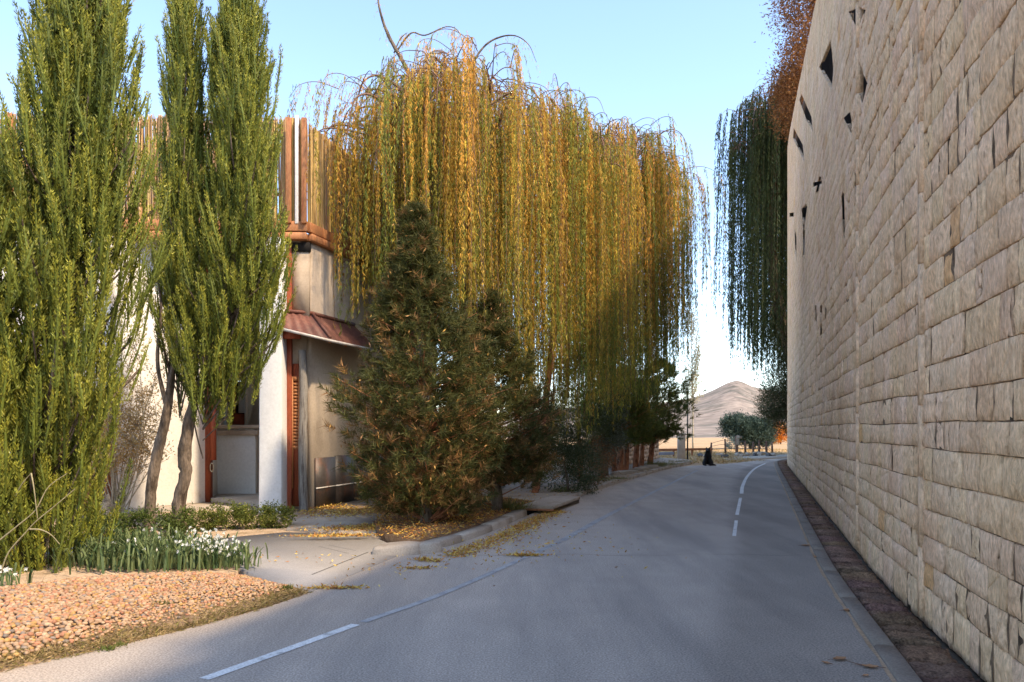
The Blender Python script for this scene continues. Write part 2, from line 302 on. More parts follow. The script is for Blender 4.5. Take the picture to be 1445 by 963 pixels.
# driveway, yard, bed
slab('driveway', [(-1.4, 9.9), (-1.72, 8.6), (-1.99, 7.63), (-2.6, 8.2), (-3.1, 8.9), (-3.9, 9.4), (-6, 9.9), (-6, 11.2), (-4.3, 11.3), (-3.5, 12.0), (-2.7, 11.85), (-2.1, 11.6), (-1.75, 10.9)], .004, M_drive)['kind'] = 'structure'
strip('driveway_joint', [G(520, 780), G(470, 800), G(440, 812)], .011, .008, M_crack)
for k in range(2): strip('driveway_joint', [G(450+14*k, 772-2*k), G(492+10*k, 782-4*k)], .006, .008, M_crack)
slab('yard', [(-4.3, 11.35), (-3.52, 12.05), (-2.7, 11.9), (-2.12, 11.65), (-1.85, 11.3), (-1.2, 12.4), (-2.6, 20), (-9, 20), (-18, 16), (-18, 6.5), (-7, 7), (-5.0, 7.4), (-4.4, 8.1), (-3.5, 8.45), (-3.0, 8.5), (-3.12, 8.9), (-3.9, 9.42), (-6.02, 9.9), (-6.02, 11.3)], .012, M_earth, .12)['kind'] = 'structure'
bed = [(-2.0, 11.55), (-1.5, 10.55), (-1.22, 10.35), (-.84, 11.1), (.12, 14.55), (.5, 15.9), (-.3, 17), (-1.2, 17.4), (-2.3, 14.5), (-2.2, 12.5)]
slab('planting_bed', bed, .11, M_soil, .2)['kind'] = 'structure'
slab('apron', [(-2.02, 11.6), (-2.9, 11.95), (-3.5, 12.1), (-3.7, 13.2), (-3.5, 16.5), (-3.1, 18.0), (-1.5, 18), (-2.25, 14.5), (-2.15, 12.5)], .05, M_tanconc, .12)['kind'] = 'structure'
Kpts = [G(579, 780), G(600, 778), G(650, 766), G(700, 748), G(745, 727)]
Kfar = [G(800, 708), G(850, 690), G(880, 680), G(935, 664), G(962, 656.5), G(978, 653)]
swalk = [k[:2]+np.array([-.1, .05]) for k in Kfar]+[np.array([8.6, 38.5]), np.array([7.7, 40.5]), np.array([6.6, 37]), np.array([3.0, 28.5]), np.array([-1.5, 22]), np.array([-.3, 17.1]), np.array([.55, 16.0])]
slab('pavement', swalk, .09, M_tanconc, .2)['kind'] = 'structure'
slab('path', [(11.2, 39.2), (13.3, 41.6), (17, 44.6), (24, 47.2), (26, 51), (19, 50), (14, 46), (11.4, 42)], -.012, M_tanconc, .1)['kind'] = 'structure'

# kerbs: one block after another
def kerb(name, pts, h, w, side, L=1.0, mat=M_conc):
    k = struct(bpy.data.objects.new(name, None)); C.objects.link(k); c = resample(spline(np.array(pts)[:, :2], 12), 300)
    s = np.concatenate([[0], np.cumsum(np.linalg.norm(np.diff(c, axis=0), axis=1))]); T = norm(np.gradient(c, axis=0)); N_ = side*np.stack([-T[:, 1], T[:, 0]], 1)
    a = 0.0
    while a < s[-1]-.15:
        b = min(a+L*random.uniform(.9, 1.1), s[-1]); ss = np.linspace(a+.008, b-.008, 4); q = np.stack([np.interp(ss, s, c[:, j]) for j in (0, 1)], 1); nn = np.stack([np.interp(ss, s, N_[:, j]) for j in (0, 1)], 1)
        hh = h+random.uniform(-.012, .012); m = MB(); V = []
        for off, z in ((0, -.1), (.012, hh-.02), (.035, hh), (w, hh), (w, -.1)): V.append(np.c_[q+nn*off, np.full(4, z)])
        V = np.stack(V, 0).reshape(-1, 3); Fk = [[r*4+j, r*4+j+1, (r+1)*4+j+1, (r+1)*4+j] for r in range(4) for j in range(3)]+[[0, 4, 8, 12, 16], [19, 15, 11, 7, 3]]
        mk('kerb_stone', V, Fk, mat, k); a = b
kerb('kerb', Kpts, .105, .2, 1, 1.2, M_tanconc)
kerb('kerb', Kfar, .10, .2, 1, 1.3, M_tanconc)

# ================================================================== STONE WALL
wall = thing('stone_wall', 'tall curving retaining wall of rough tan stone blocks along the right of the road', 'wall', (*wpt(s_of_y(12), 0, 0)[:2], 0))
sa = np.linspace(.05, WS[-1], 220); hh = wall_h(sa)
Vc = []
for off, zz in ((-.26, 'b'), (-.26, 't'), (-1.3, 't'), (-1.3, 'b')):
    Vc.append(wpt(sa, off, -.2 if zz == 'b' else hh-.02))
Vc = np.stack(Vc, 0); m_ = len(sa); Vc = Vc.reshape(-1, 3)
Fc = [[r*m_+j, r*m_+j+1, (r+1) % 4*m_+j+1, (r+1) % 4*m_+j] for r in range(4) for j in range(m_-1)]
mk('core', Vc, Fc, M_core, wall)
holes_px = [[(1197, 17), (1214, 10), (1221, 15), (1210, 43)], [(1172, 57), (1156, 95), (1161, 103), (1174, 128), (1176, 95)], [(1213, 87), (1208, 107), (1210, 125), (1217, 148), (1224, 118)],
    [(1131, 133), (1128, 142), (1138, 170), (1147, 186), (1145, 165)], [(1120, 181), (1119, 195), (1129, 215), (1135, 228), (1133, 205)], [(1199, 158), (1190, 167), (1196, 179), (1202, 191), (1202, 170)],
    [(1205.6, 243), (1208, 246), (1210, 280), (1208.5, 310), (1207, 285)], [(1189, 270), (1191, 275), (1192.5, 325), (1191.5, 342), (1188, 310), (1187, 280)],
    [(1156, 249), (1159, 250), (1155, 270), (1151, 272)], [(1147, 258), (1160, 255), (1160, 259), (1148, 264)], [(1137, 288), (1139, 292), (1134, 330), (1131, 296)], [(1133, 325), (1136, 325), (1135, 370), (1133, 360)], [(1121, 322), (1124, 335), (1124, 372), (1122, 350)], [(1114, 301), (1120, 300), (1120, 306), (1114, 306)],
    [(1157, 432), (1160, 430), (1160, 472), (1157, 474)], [(1150, 430), (1152, 432), (1152.5, 456), (1150.5, 452)], [(1164, 434), (1166, 436), (1166, 452), (1164, 450)]]
def hull(pts):
    pts = sorted(set(map(tuple, pts))); cr_ = lambda o, a, b: (a[0]-o[0])*(b[1]-o[1])-(a[1]-o[1])*(b[0]-o[0]); lo = []; up = []
    for p in pts:
        while len(lo) > 1 and cr_(lo[-2], lo[-1], p) <= 0: lo.pop()
        lo.append(p)
    for p in reversed(pts):
        while len(up) > 1 and cr_(up[-2], up[-1], p) <= 0: up.pop()
        up.append(p)
    return np.array(lo[:-1]+up[:-1])
HOLES = [hull([wall_uv(u, v) for u, v in h]) for h in holes_px]
for y_ in np.linspace(4.3, 13, 24):                                   # small deep gaps between the near stones
    for _ in range(2):
        s_ = s_of_y(y_)+random.uniform(-.1, .1); z_ = random.uniform(.3, 1.6+.5*y_); w_ = random.uniform(.015, .05); l_ = random.uniform(.03, .14)
        HOLES.append(hull([(s_-w_*.5, z_+l_*.2), (s_, z_+l_), (s_+w_, z_+l_*.6), (s_+w_*.4, z_-l_*.3), (s_-w_*.3, z_-l_*.2)]))
def clip_half(poly, a, b, inside):
    out = []; n = len(poly); d = lambda p: ((b[0]-a[0])*(p[1]-a[1])-(b[1]-a[1])*(p[0]-a[0]))*(1 if inside else -1)
    for k in range(n):
        p, q = poly[k], poly[(k+1) % n]; dp, dq = d(p), d(q)
        if dp >= 0: out.append(p)
        if dp*dq < 0: t = dp/(dp-dq); out.append((p[0]+t*(q[0]-p[0]), p[1]+t*(q[1]-p[1])))
    return out
def minus(polys, H):
    hmin, hmax = H.min(0), H.max(0); res = []
    for A in polys:
        a = np.array(A)
        if (a.max(0) < hmin).any() or (a.min(0) > hmax).any(): res.append(A); continue
        rest = A
        for k in range(len(H)):
            p, q = H[k], H[(k+1) % len(H)]; o = clip_half(rest, p, q, False)
            if len(o) >= 3 and abs(area(o)) > 2e-5: res.append(o)
            rest = clip_half(rest, p, q, True)
            if len(rest) < 3: break
    return res
def area(p): p = np.array(p); return .5*np.sum(p[:, 0]*np.roll(p[:, 1], -1)-np.roll(p[:, 0], -1)*p[:, 1])
def stone_geo(poly, front, ch, depth, rough):
    p = np.array(poly); n = len(p); c = p.mean(0); v = c-p; L = np.linalg.norm(v, axis=1, keepdims=True); q = p+np.sign(v)*np.minimum(np.abs(v)*.4, np.array([ch*1.6, ch*.45]))
    r = p+(c-p)*.55
    ring0 = wpt(p[:, 0], -depth, p[:, 1]); off0 = front-ch*.6
    ringm = np.array([wpt(a, off0, b) for a, b in p]); ring1 = np.array([wpt(a, front+rough*random.uniform(-.5, .5), b) for a, b in q]); ring2 = np.array([wpt(a, front+rough*random.uniform(-.2, 1.1), b) for a, b in r])
    V = np.concatenate([ring0, ringm, ring1, ring2, [wpt(c[0], front+rough*random.uniform(0, 1), c[1])]])
    F = [[a*n+k, a*n+(k+1) % n, (a+1)*n+(k+1) % n, (a+1)*n+k] for a in range(3) for k in range(n)]+[[3*n+k, 3*n+(k+1) % n, 4*n] for k in range(n)]
    return V, F
sY = lambda s: float(np.interp(s, WS, WPTS[:, 1]))
stones = []; mort = MB(); shade_mesh = MB()
s_start, s_end = s_of_y(1.8), WS[-1]-8
PIL = [wall_uv(1303, 600)[0], wall_uv(1212, 600)[0]]                 # two straight vertical joints
z = 0.0; course = 0
edges_s = np.linspace(s_start-1, s_end+1, 160)
def zline(k, z): 
    ph = k*k*1.7; return lambda s: z+.012*np.sin(s*.4+ph)+.008*np.sin(s*1.1+ph*2.1)+.004*np.sin(s*3.1+ph) if z > 0.01 else -.05+0*s
zl = [0.0]
while zl[-1] < 15.5: zl.append(zl[-1]+random.uniform(.19, .30)*(1+.25*min(1, zl[-1]/9)))
for k in range(len(zl)-1):
    f0, f1 = zline(k, zl[k]), zline(k+1, zl[k+1]); s = s_start+random.uniform(0, .4)
    while s < s_end:
        y = sY(s); w = random.choice([random.uniform(.13, .26), random.uniform(.22, .4), random.uniform(.35, .65)])*(1 if y < 9 else 1.15 if y < 16 else 1.6)
        e = s+w
        for pp in PIL:
            if s < pp-.02 < e+.15: e = pp
        if e-s < .1: s = e+.001; continue
        ht = wall_h((s+e)/2)
        if f0((s+e)/2) > ht-.05: s = e; continue
        if f0((s+e)/2) > 2.0 and y > 43: s = e; continue
        far = min(1, max(0, (y-7)/12)); smooth_ = far > .35 and zl[k] > 3.2+2*(1-far); g = .0012 if not smooth_ else .0004; jt = .015*(1-.4*far) if not smooth_ else .004
        tz = lambda s_: min(f1(s_), float(wall_h(s_)))
        j = lambda: random.uniform(-jt, jt)
        cell = [(s, f0(s)), ((s+e)/2, f0((s+e)/2)), (e, f0(e)), (e, tz(e)), ((s+e)/2, tz((s+e)/2)), (s, tz(s))]
        A, B = s+g, e-g; nb = 2 if w < .5 else 3; bot = []; top = []
        for t in np.linspace(0, 1, nb+1): x = A+(B-A)*t; bot.append((x+(0 if 0 < t < 1 else abs(j())*1.6*(1 if t == 0 else -1)), f0(x)+g+abs(j())*.3)); top.append((x+(0 if 0 < t < 1 else abs(j())*1.6*(1 if t == 0 else -1)), tz(x)-g-abs(j())*.3))
        zm = lambda x: (f0(x)+tz(x))/2
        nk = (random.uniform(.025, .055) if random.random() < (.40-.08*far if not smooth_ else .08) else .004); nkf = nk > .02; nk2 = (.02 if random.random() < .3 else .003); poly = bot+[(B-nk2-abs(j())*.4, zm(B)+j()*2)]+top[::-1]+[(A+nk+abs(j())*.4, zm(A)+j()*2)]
        ps = [poly]; cs = [cell]; cut = False
        for H in HOLES:
            n0 = len(ps)
            ps = minus(ps, H); cs = minus(cs, H)
        cut = len(ps) > 1
        tint = np.array([1, 1, 1])*random.uniform(.92, 1.04)*np.array([1, 1+random.uniform(-.02, .015), 1+random.uniform(-.07, .04)])
        if random.random() < .014: tint = tint*np.array([.92, .80, .62])
        prj = F_PX**2*w*.28*1.2/max(y, 1)**2.0/max(y, 1) if y > 3.9 else 0
        front = random.uniform(-.005, .010)*(1-.5*far) if not smooth_ else random.uniform(-.001, .001)
        stones.append((prj if not cut else 0, [stone_geo(q, front, ((.007*(1-far)+.004) if not cut else .004) if not smooth_ else .0015, .009 if cut else .06, (.020 if not cut else .006) if not smooth_ else .005) for q in ps if len(q) >= 3], tint))
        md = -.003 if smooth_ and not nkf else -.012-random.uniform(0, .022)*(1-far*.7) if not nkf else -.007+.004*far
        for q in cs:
            if len(q) >= 3: q = np.array(q); (shade_mesh if nkf else mort).add(wpt(q[:, 0], md if not cut else -.008, q[:, 1]), [list(range(len(q)))])
        s = e
mort.build('mortar', M_mortar, wall); shade_mesh.build('joint_shade', M_joint_shade, wall)
stones.sort(key=lambda t: -t[0]); rest = MB()
for n_, (pr, geos, tint) in enumerate(stones):
    if n_ < 300 and len(geos) == 1: mk('stone', geos[0][0], geos[0][1], M_stone, wall, col=np.broadcast_to(tint, (len(geos[0][0]), 3)))
    else:
        for V, F in geos: rest.add(V, F, tint)
stuff(rest.build('stone_facing', M_stone, wall))
# two slim vertical joint ribs
for pp in PIL:
    m = MB(); zz = np.arange(0, float(wall_h(pp)), .6); y = sY(pp)
    for z0 in zz:
        z1 = min(z0+.595, float(wall_h(pp))-.02); a, b = pp-.05, pp+.05
        V = [wpt(a, -.05, z0), wpt(b, -.05, z0), wpt(b, -.05, z1), wpt(a, -.05, z1), wpt(a+.008, .035, z0+.003), wpt(b-.008, .035, z0+.003), wpt(b-.008, .035, z1-.003), wpt(a+.008, .035, z1-.003)]
        mk('joint_rib', np.array(V), BF, M_stone, wall, col=np.ones((8, 3))*random.uniform(.95, 1.12))
# land held up behind the wall
sb = np.linspace(.5, WS[-1], 120); rows = []
for off, up in ((-1.2, -.15), (-4, .5), (-9, 1.5), (-20, 2.5), (-60, 4)): rows.append(wpt(sb, off, wall_h(sb)+up) if off > -10 else np.c_[wpt(sb, -1.2, 0)[:, :2]+np.array([-off, off*.5]), wall_h(sb)+up])
rows = np.stack(rows, 0); n = len(sb); V = rows.reshape(-1, 3); i = np.arange(len(V)).reshape(5, n)
struct(mk('hillside', V, np.stack([i[:-1, :-1], i[1:, :-1], i[1:, 1:], i[:-1, 1:]], -1).reshape(-1, 4), M_ground, smooth=True))
# gutter of rough stones between wall and kerb
gut = struct(bpy.data.objects.new('gutter', None)); C.objects.link(gut)
ss = np.linspace(s0, WS[-1]-6, 300); V = np.concatenate([wpt(ss, -.05, -.075), wpt(ss, KERB_OUT, -.075)]); n = len(ss)
mk('gutter_floor', V, np.stack([np.arange(n-1), n+np.arange(n-1), n+np.arange(1, n), np.arange(1, n)], 1), M_core, gut)
s = s_of_y(3.3)
while s < WS[-1]-7:
    y = sY(s); L = random.uniform(.16, .34) if y > 5.6 else random.uniform(.3, .5); nx, ny = (7, 6) if y < 9 else (4, 3); gp = random.uniform(.016, .045)
    a = np.linspace(s+gp, s+L-gp, nx); b = np.linspace(.06+random.uniform(0, .02), KERB_IN-.02, ny); top = .012+random.uniform(-.018, .01)
    S_, O_ = np.meshgrid(a, b, indexing='ij'); rough = .012 if y < 9 else .008
    Z_ = top+rough*R.standard_normal(S_.shape); Z_[0] -= .012; Z_[-1] -= .012; Z_[:, 0] -= .014; Z_[:, -1] -= .01
    Vt = np.array([wpt(S_[p, q], O_[p, q], Z_[p, q]) for p in range(nx) for q in range(ny)])
    ring = [p*ny for p in range(nx)]+[(nx-1)*ny+q for q in range(1, ny)]+[p*ny+ny-1 for p in range(nx-2, -1, -1)]+[q for q in range(ny-2, 0, -1)]
    Vb = Vt[ring].copy(); Vb[:, 2] = -.07; o_ = len(Vt); nr = len(ring)
    F = [[p*ny+q, (p+1)*ny+q, (p+1)*ny+q+1, p*ny+q+1] for p in range(nx-1) for q in range(ny-1)]+[[ring[k], o_+k, o_+(k+1) % nr, ring[(k+1) % nr]] for k in range(nr)]
    F = [f[::-1] for f in F]
    mk('gutter_stone', np.concatenate([Vt, Vb]), F, M_gut, gut, col=np.ones((o_+nr, 3))*random.uniform(.7, 1.2)*np.array([1, random.uniform(.9, 1.05), random.uniform(.85, 1.1)]))
    s += L
def kerb_wall():
    k = struct(bpy.data.objects.new('kerb', None)); C.objects.link(k); s = s_of_y(2.5)
    while s < WS[-1]-6:
        L = random.uniform(1.4, 1.7); sq = np.linspace(s+.003, s+L-.003, 6); V = []; h = .022
        for off, z_ in ((KERB_OUT, -.1), (KERB_OUT-.006, h-.008), (KERB_OUT-.02, h), (KERB_IN+.012, h), (KERB_IN, h-.01), (KERB_IN, -.1)): V.append(wpt(sq, off, z_))
        V = np.stack(V, 0).reshape(-1, 3); F = [[r*6+j, r*6+j+1, (r+1)*6+j+1, (r+1)*6+j][::-1] for r in range(5) for j in range(5)]+[[0, 6, 12, 18, 24, 30][::-1], [5, 11, 17, 23, 29, 35]]
        mk('kerb_stone', V, F, M_conc, k); s += L
kerb_wall()
ss = np.linspace(s_of_y(2.6), WS[-1]-6.2, 260); wj = .014+.010*np.sin(ss*3.1)*np.sin(ss*7.7)
struct(mk('sandy_joint', np.concatenate([wpt(ss, KERB_OUT+.001, .004), np.stack([wpt(a, KERB_OUT+.016+w_, .004) for a, w_ in zip(ss, wj)])]), np.stack([np.arange(259), 260+np.arange(259), 260+np.arange(1, 260), np.arange(1, 260)], 1), M_earth))

# ================================================================== HOUSE
house = thing('house', 'pale plastered house with open porch, white column and red timber frame behind the cypresses', 'house', (-5.2, 16.4, 0))
A_, B_ = (-7.5, 14.62), (-6.36, 16.2); COR = np.array([-3.98, 15.12]); FD = norm(np.array([.28, .96])); FN = np.array([FD[1], -FD[0]])
fpt = lambda t, off=0: COR+FD*t+FN*off
m = MB(); m.seg(A_, B_, .22, -.1, 5.2); m.build('side_wall', M_white, house, bevel=.02)
m = MB(); m.seg((-16, 14.5), (-8.55, 14.5), .22, -.1, 5.2); m.seg((-8.55, 14.502), (-7.42, 14.502), .22, 2.3, 5.2); m.build('front_wall', M_white, house, bevel=.02)
gate = mk('gate', *(lambda b: (np.concatenate(b.V), b.F))(MB().box((-8.55, 14.46, 0), (-7.46, 14.5, 2.3))), M_plank, house)
x = -8.54
while x < -7.5: w = random.uniform(.1, .15); mk('plank', *(lambda b: (np.concatenate(b.V), b.F))(MB().box((x+.004, 14.425, .03), (min(x+w, -7.46)-.004, 14.458+random.uniform(-.004, .0), 2.27))), M_plank, gate); x += w
m = MB(); m.seg(B_, (-6.9, 18.55), .2, -.1, 5.2); m.build('porch_wall', M_white, house)
m = MB(); bw = M_beige; y0, y1 = 18.5, 18.7
for a, b in (((-7.3, y0, -.1), (-6.76, y1, 5.2)), ((-6.30, y0, -.1), (-4.6, y1, 5.2)), ((-6.76, y0, -.1), (-6.30, y1, 1.62)), ((-6.76, y0, 2.74), (-6.30, y1, 5.2))): m.box(a, b)
m.build('back_wall', bw, house)
win = mk('window', *(lambda b: (np.concatenate(b.V), b.F))(MB().box((-6.75, 18.62, 1.63), (-6.31, 18.66, 2.73))), M_dark, house)
m = MB()
for a, b in (((-6.79, 18.45, 1.58), (-6.74, 18.52, 2.78)), ((-6.33, 18.45, 1.58), (-6.27, 18.52, 2.78)), ((-6.74, 18.45, 2.73), (-6.33, 18.52, 2.78)), ((-6.74, 18.45, 1.58), (-6.33, 18.52, 1.63))): m.box(a, b)
m.build('frame', M_white, win); mk('shutter', *(lambda b: (np.concatenate(b.V), b.F))(MB().box((-6.70, 18.53, 1.95), (-6.56, 18.56, 2.72))), M_redwood, win); mk('lower_panel', *(lambda b: (np.concatenate(b.V), b.F))(MB().box((-6.70, 18.54, 1.64), (-6.37, 18.57, 1.95))), M_redwood, win)
m = MB()
for q in range(5): m.tube(spline([(-6.5+.035*q, 18.57, 2.72), (-6.495+.035*q, 18.575, 2.3), (-6.5+.035*q, 18.57, 1.97)], 4), .018, 6)
m.build('curtain', M_col, win)
slab('porch_floor', [(-6.25, 16.1), (-5.9, 15.95), (-4.75, 15.0), (-4.35, 15.1), (-3.98, 15.14), (-3.2, 18.5), (-7.2, 18.5), (-6.9, 17.5)], .17, M_tanconc, .3, house)
slab('porch_step', [(-7.42, 14.5), (-7.3, 14.48), (-5.9, 15.2), (-4.76, 14.7), (-4.74, 14.99), (-5.9, 15.94), (-6.3, 16.08)], .085, M_tanconc, .2, house)
par = mk('parapet', *(lambda b: (np.concatenate(b.V), b.F))(MB().box((-6.62, 17.1, .1), (-5.62, 17.4, 1.6))), M_col, house); b_ = par.modifiers.new('bevel', 'BEVEL'); b_.width = .03; b_.segments = 2
m = MB(); m.box((-6.70, 17.04, 1.45), (-5.56, 17.46, 1.56)); m.box((-6.74, 17.0, 1.602), (-5.52, 17.5, 1.68)); m.build('coping', M_beige, par, bevel=.012)
mk('brown_door', *(lambda b: (np.concatenate(b.V), b.F))(MB().box((-5.62, 17.5, .17), (-5.05, 17.56, 1.72))), M_redwood, house)
rp = mk('red_post', *(lambda b: (np.concatenate(b.V), b.F))(MB().box((-6.42, 16.06, .0), (-6.22, 16.2, 5.2))), M_redwood, house); m = MB(); m.box((-6.21, 16.05, .95), (-6.10, 16.09, 2.3)); m.build('board', M_redwood, rp)
an = np.linspace(0, 2*np.pi, 14); m = MB(); m.tube(np.c_[-6.17+.035*np.cos(an), np.full(14, 16.03), .80+.09*np.sin(an)], .012, 6, cap=False); m.build('ring', M_ptwig, rp)
# column: slightly battered
m = MB(); c0 = [(-4.75, 14.62), (-4.32, 14.62), (-4.32, 15.02), (-4.75, 15.02)]; ctr = np.array([-4.535, 14.82]); V = []
for zz, sc in ((-.1, 1.03), (.25, 1.02), (1.5, 1.0), (3.3, .975), (5.2, .95)): V += [(*(ctr+(np.array(c)-ctr)*sc), zz) for c in c0]
F = [[r*4+k, r*4+(k+1) % 4, (r+1)*4+(k+1) % 4, (r+1)*4+k] for r in range(4) for k in range(4)]+[[16, 17, 18, 19]]
m.add(V, F); m.build('column', M_col, house, bevel=.025)
# front bit beside the column and the road facade
m = MB(); m.seg((-4.34, 15.14), COR+[0.0, .02], .12, -.1, 5.2); m.build('corner_wall', M_beige, house)
m = MB(); m.seg(fpt(0.02), fpt(6.5), .2, -.1, 5.2); m.build('facade_wall', M_beige, house)
m = MB(); m.box((-4.325, 14.96, .05), (-4.235, 15.05, 5.18)); m.build('red_frame', M_redwood, house, bevel=.006)
m = MB(); m.box((-4.23, 15.0, 3.75), (-3.9, 15.06, 5.0)); m.build('upper_panel', M_beige, house)
m = MB(); m.box((-4.23, 14.98, 5.0), (-3.88, 15.05, 5.18)); m.build('beam_gap_shade', M_dark, house)  # near-black box paints the shade of the gap under the beam
door = mk('door', *(lambda b: (np.concatenate(b.V), b.F))(MB().box((-4.23, 15.02, .1), (-4.08, 15.07, 2.85))), M_redwood, house)
m = MB(); m.box((-4.232, 14.985, .45), (-4.21, 15.018, 2.6)); m.box((-4.108, 14.985, .45), (-4.075, 15.018, 2.6)); m.box((-4.209, 14.985, 2.52), (-4.109, 15.018, 2.6)); m.box((-4.209, 14.985, 1.2), (-4.109, 15.018, 1.27)); m.build('door_frame', M_orwood, door)
for q in range(19): z0 = 1.29+q*.0635; mk('slat', *(lambda b: (np.concatenate(b.V), b.F))(MB().box((-4.207, 14.99, z0), (-4.111, 15.016, z0+.045))), M_orwood, door)
m = MB(); m.tube(spline([(-4.0, 14.98, -.05), (-4.02, 14.97, 1.0), (-4.0, 14.98, 2.2), (-4.03, 14.98, 3.1)], 8), np.linspace(.088, .075, 25), 9, bump=.04); m.build('timber_post', M_greywood, house)
# beam over the upper floor, turning along the facade
bt = mk('beam', *(lambda b: (np.concatenate(b.V), b.F))(MB().seg((-16, 14.46), (-3.92, 14.94), .2, 5.205, 5.34).seg(fpt(-.12, .1), fpt(6.5, .1), .2, 5.205, 5.34)), M_orwood, house); bt.modifiers.new('bevel', 'BEVEL').width = .012
m = MB(); m.seg((-16, 14.42), (-3.9, 14.9), .12, 5.36, 5.55); m.seg(fpt(-.16, .12), fpt(6.5, .12), .12, 5.36, 5.55); m.build('upper_beam', M_orwood, house, bevel=.012)
slab('terrace_slab', [(-16, 14.6), (-4.1, 15.0), fpt(.1, -.05), fpt(6.4, -.05), (-7, 21), (-16, 20)], 5.30, M_tanconc, .1, house)
# lean-to sheet roof over the door: hip towards the road
can = thing('awning_roof', 'small rusty sheet metal awning sloping over the side door beside the white column', 'awning', (*fpt(.5, .3), 3.3))
hi = [np.array([-4.42, 14.84, 3.82]), np.array([*fpt(.0, .12), 3.80]), np.array([*fpt(1.7, .12), 3.80])]; lo = [np.array([-4.42, 14.6, 3.52]), np.array([*fpt(-.26, .66), 3.28]), np.array([*fpt(1.7, .66), 3.28])]
def sheet(name, a0, a1, b0, b1, nr):
    m = MB(); n_ = nr*8+1; t = np.linspace(0, 1, n_); wv = .014*np.cos(t*nr*2*np.pi); a = a0+(a1-a0)*t[:, None]; b = b0+(b1-b0)*t[:, None]; a = a.copy(); b = b.copy(); a[:, 2] += wv; b[:, 2] += wv
    V = np.concatenate([a, b, a-[0, 0, .012], b-[0, 0, .012]]); F = [[q, q+1, n_+q+1, n_+q] for q in range(n_-1)]+[[2*n_+q, 3*n_+q, 3*n_+q+1, 2*n_+q+1] for q in range(n_-1)]+[[n_+q, n_+q+1, 3*n_+q+1, 3*n_+q] for q in range(n_-1)]
    return m.add(V, F).build(name, M_roof, can)
sheet('roof_sheet', hi[0], hi[1], lo[0], lo[1], 5)
for q in range(3): f = lambda a, b, t: a+(b-a)*t; sheet('roof_sheet', f(hi[1], hi[2], q/3), f(hi[1], hi[2], (q+1)/3), f(lo[1], lo[2], q/3), f(lo[1], lo[2], (q+1)/3), 7)
m = MB(); m.tube([lo[0]+[0, -.02, -.03], lo[1]+[.01, -.02, -.03]], .028, 6); m.tube([lo[1]+[.01, -.02, -.03], lo[2]+[.02, 0, -.03]], .028, 6); m.build('eave_edge', M_tin, can)
m = MB(); m.tube([hi[0]+[0, 0, .03], hi[1]+[0, 0, .03]], .04, 6); m.tube([hi[1]+[0, 0, .035], lo[1]+[0, 0, .035]], .03, 6); m.tube([hi[1]+[0, 0, .03], hi[2]+[0, 0, .03]], .04, 6); m.build('ridge_cap', M_roof, can)
for q in range(4): m = MB(); t = q/3; a = hi[1]+(hi[2]-hi[1])*t*.95+[0, 0, -.06]; b = lo[1]+(lo[2]-lo[1])*t*.95+[0, 0, -.06]; m.tube([a, b], .03, 5); m.build('rafter', M_orwood, can)
m = MB(); m.box((-4.42, 14.72, 3.30), (-4.0, 14.8, 3.50)); m.build('fascia', M_redwood, can)
# dark sheet panels along the foot of the facade
for q in range(4):
    a, b = fpt(.10+q*.78, .125), fpt(.10+q*.78+.765, .125); p = MB().seg(a, b, .03, .03, 1.03+random.uniform(-.015, .015)).build('metal_panel', M_metal, house)
    MB().seg(fpt(.10+q*.78, .146), fpt(.10+q*.78+.765, .146), .012, .42, .445).build('panel_rail', M_tin, p)
# reed screen on the terrace
reed = thing('reed_screen', 'tall golden reed screen with timber posts along the roof terrace of the house', 'screen', (-6, 14.55, 5.55))
def reedline(p, q, n_, z0, z1, m):
    p = np.array(p); q = np.array(q); d = norm(q-p); nn = np.array([-d[1], d[0]])
    for _ in range(n_):
        t = random.random(); c = p+(q-p)*t+nn*random.uniform(-.05, .05); h = z1+random.uniform(-.06, .05); r = random.uniform(.010, .019); tl = random.uniform(-.05, .05)
        m.tube([(*c, z0), (*(c+d*tl*.5), (z0+h)/2), (*(c+d*tl), h)], [r, r, r*.6], 4, np.array([1, random.uniform(.82, 1.05), random.uniform(.6, 1.05)])*random.uniform(.5, 1.15), cap=False)
m = MB(); reedline((-13, 14.62), (-3.98, 15.0), 1500, 5.5, 7.55, m); reedline(fpt(0, .05), fpt(6.3, .05), 1100, 5.5, 7.45, m); stuff(m.build('reeds', M_reed, reed))
for x_ in (-12.6, -11, -9.4, -7.8, -6.3, -4.98, -4.24, -3.95): MB().box((x_-.045, 14.42+.039*(x_+13), 5.5), (x_+.045, 14.5+.039*(x_+13), 7.5)).build('post', M_orwood, reed, bevel=.006)
MB().box((-4.13, 14.82, 5.5), (-4.065, 14.87, 7.56)).build('post', M_white, reed, bevel=.006, label='white painted screen post')
for t in (1.5, 3, 4.5, 6): c = fpt(t, .12); MB().box((c[0]-.04, c[1]-.04, 5.5), (c[0]+.04, c[1]+.04, 7.4)).build('post', M_orwood, reed, bevel=.006)
for zz in (6.1, 6.95, 7.42): MB().seg((-13, 14.7), (-3.98, 15.1), .05, zz, zz+.06).build('rail', M_orwood, reed)

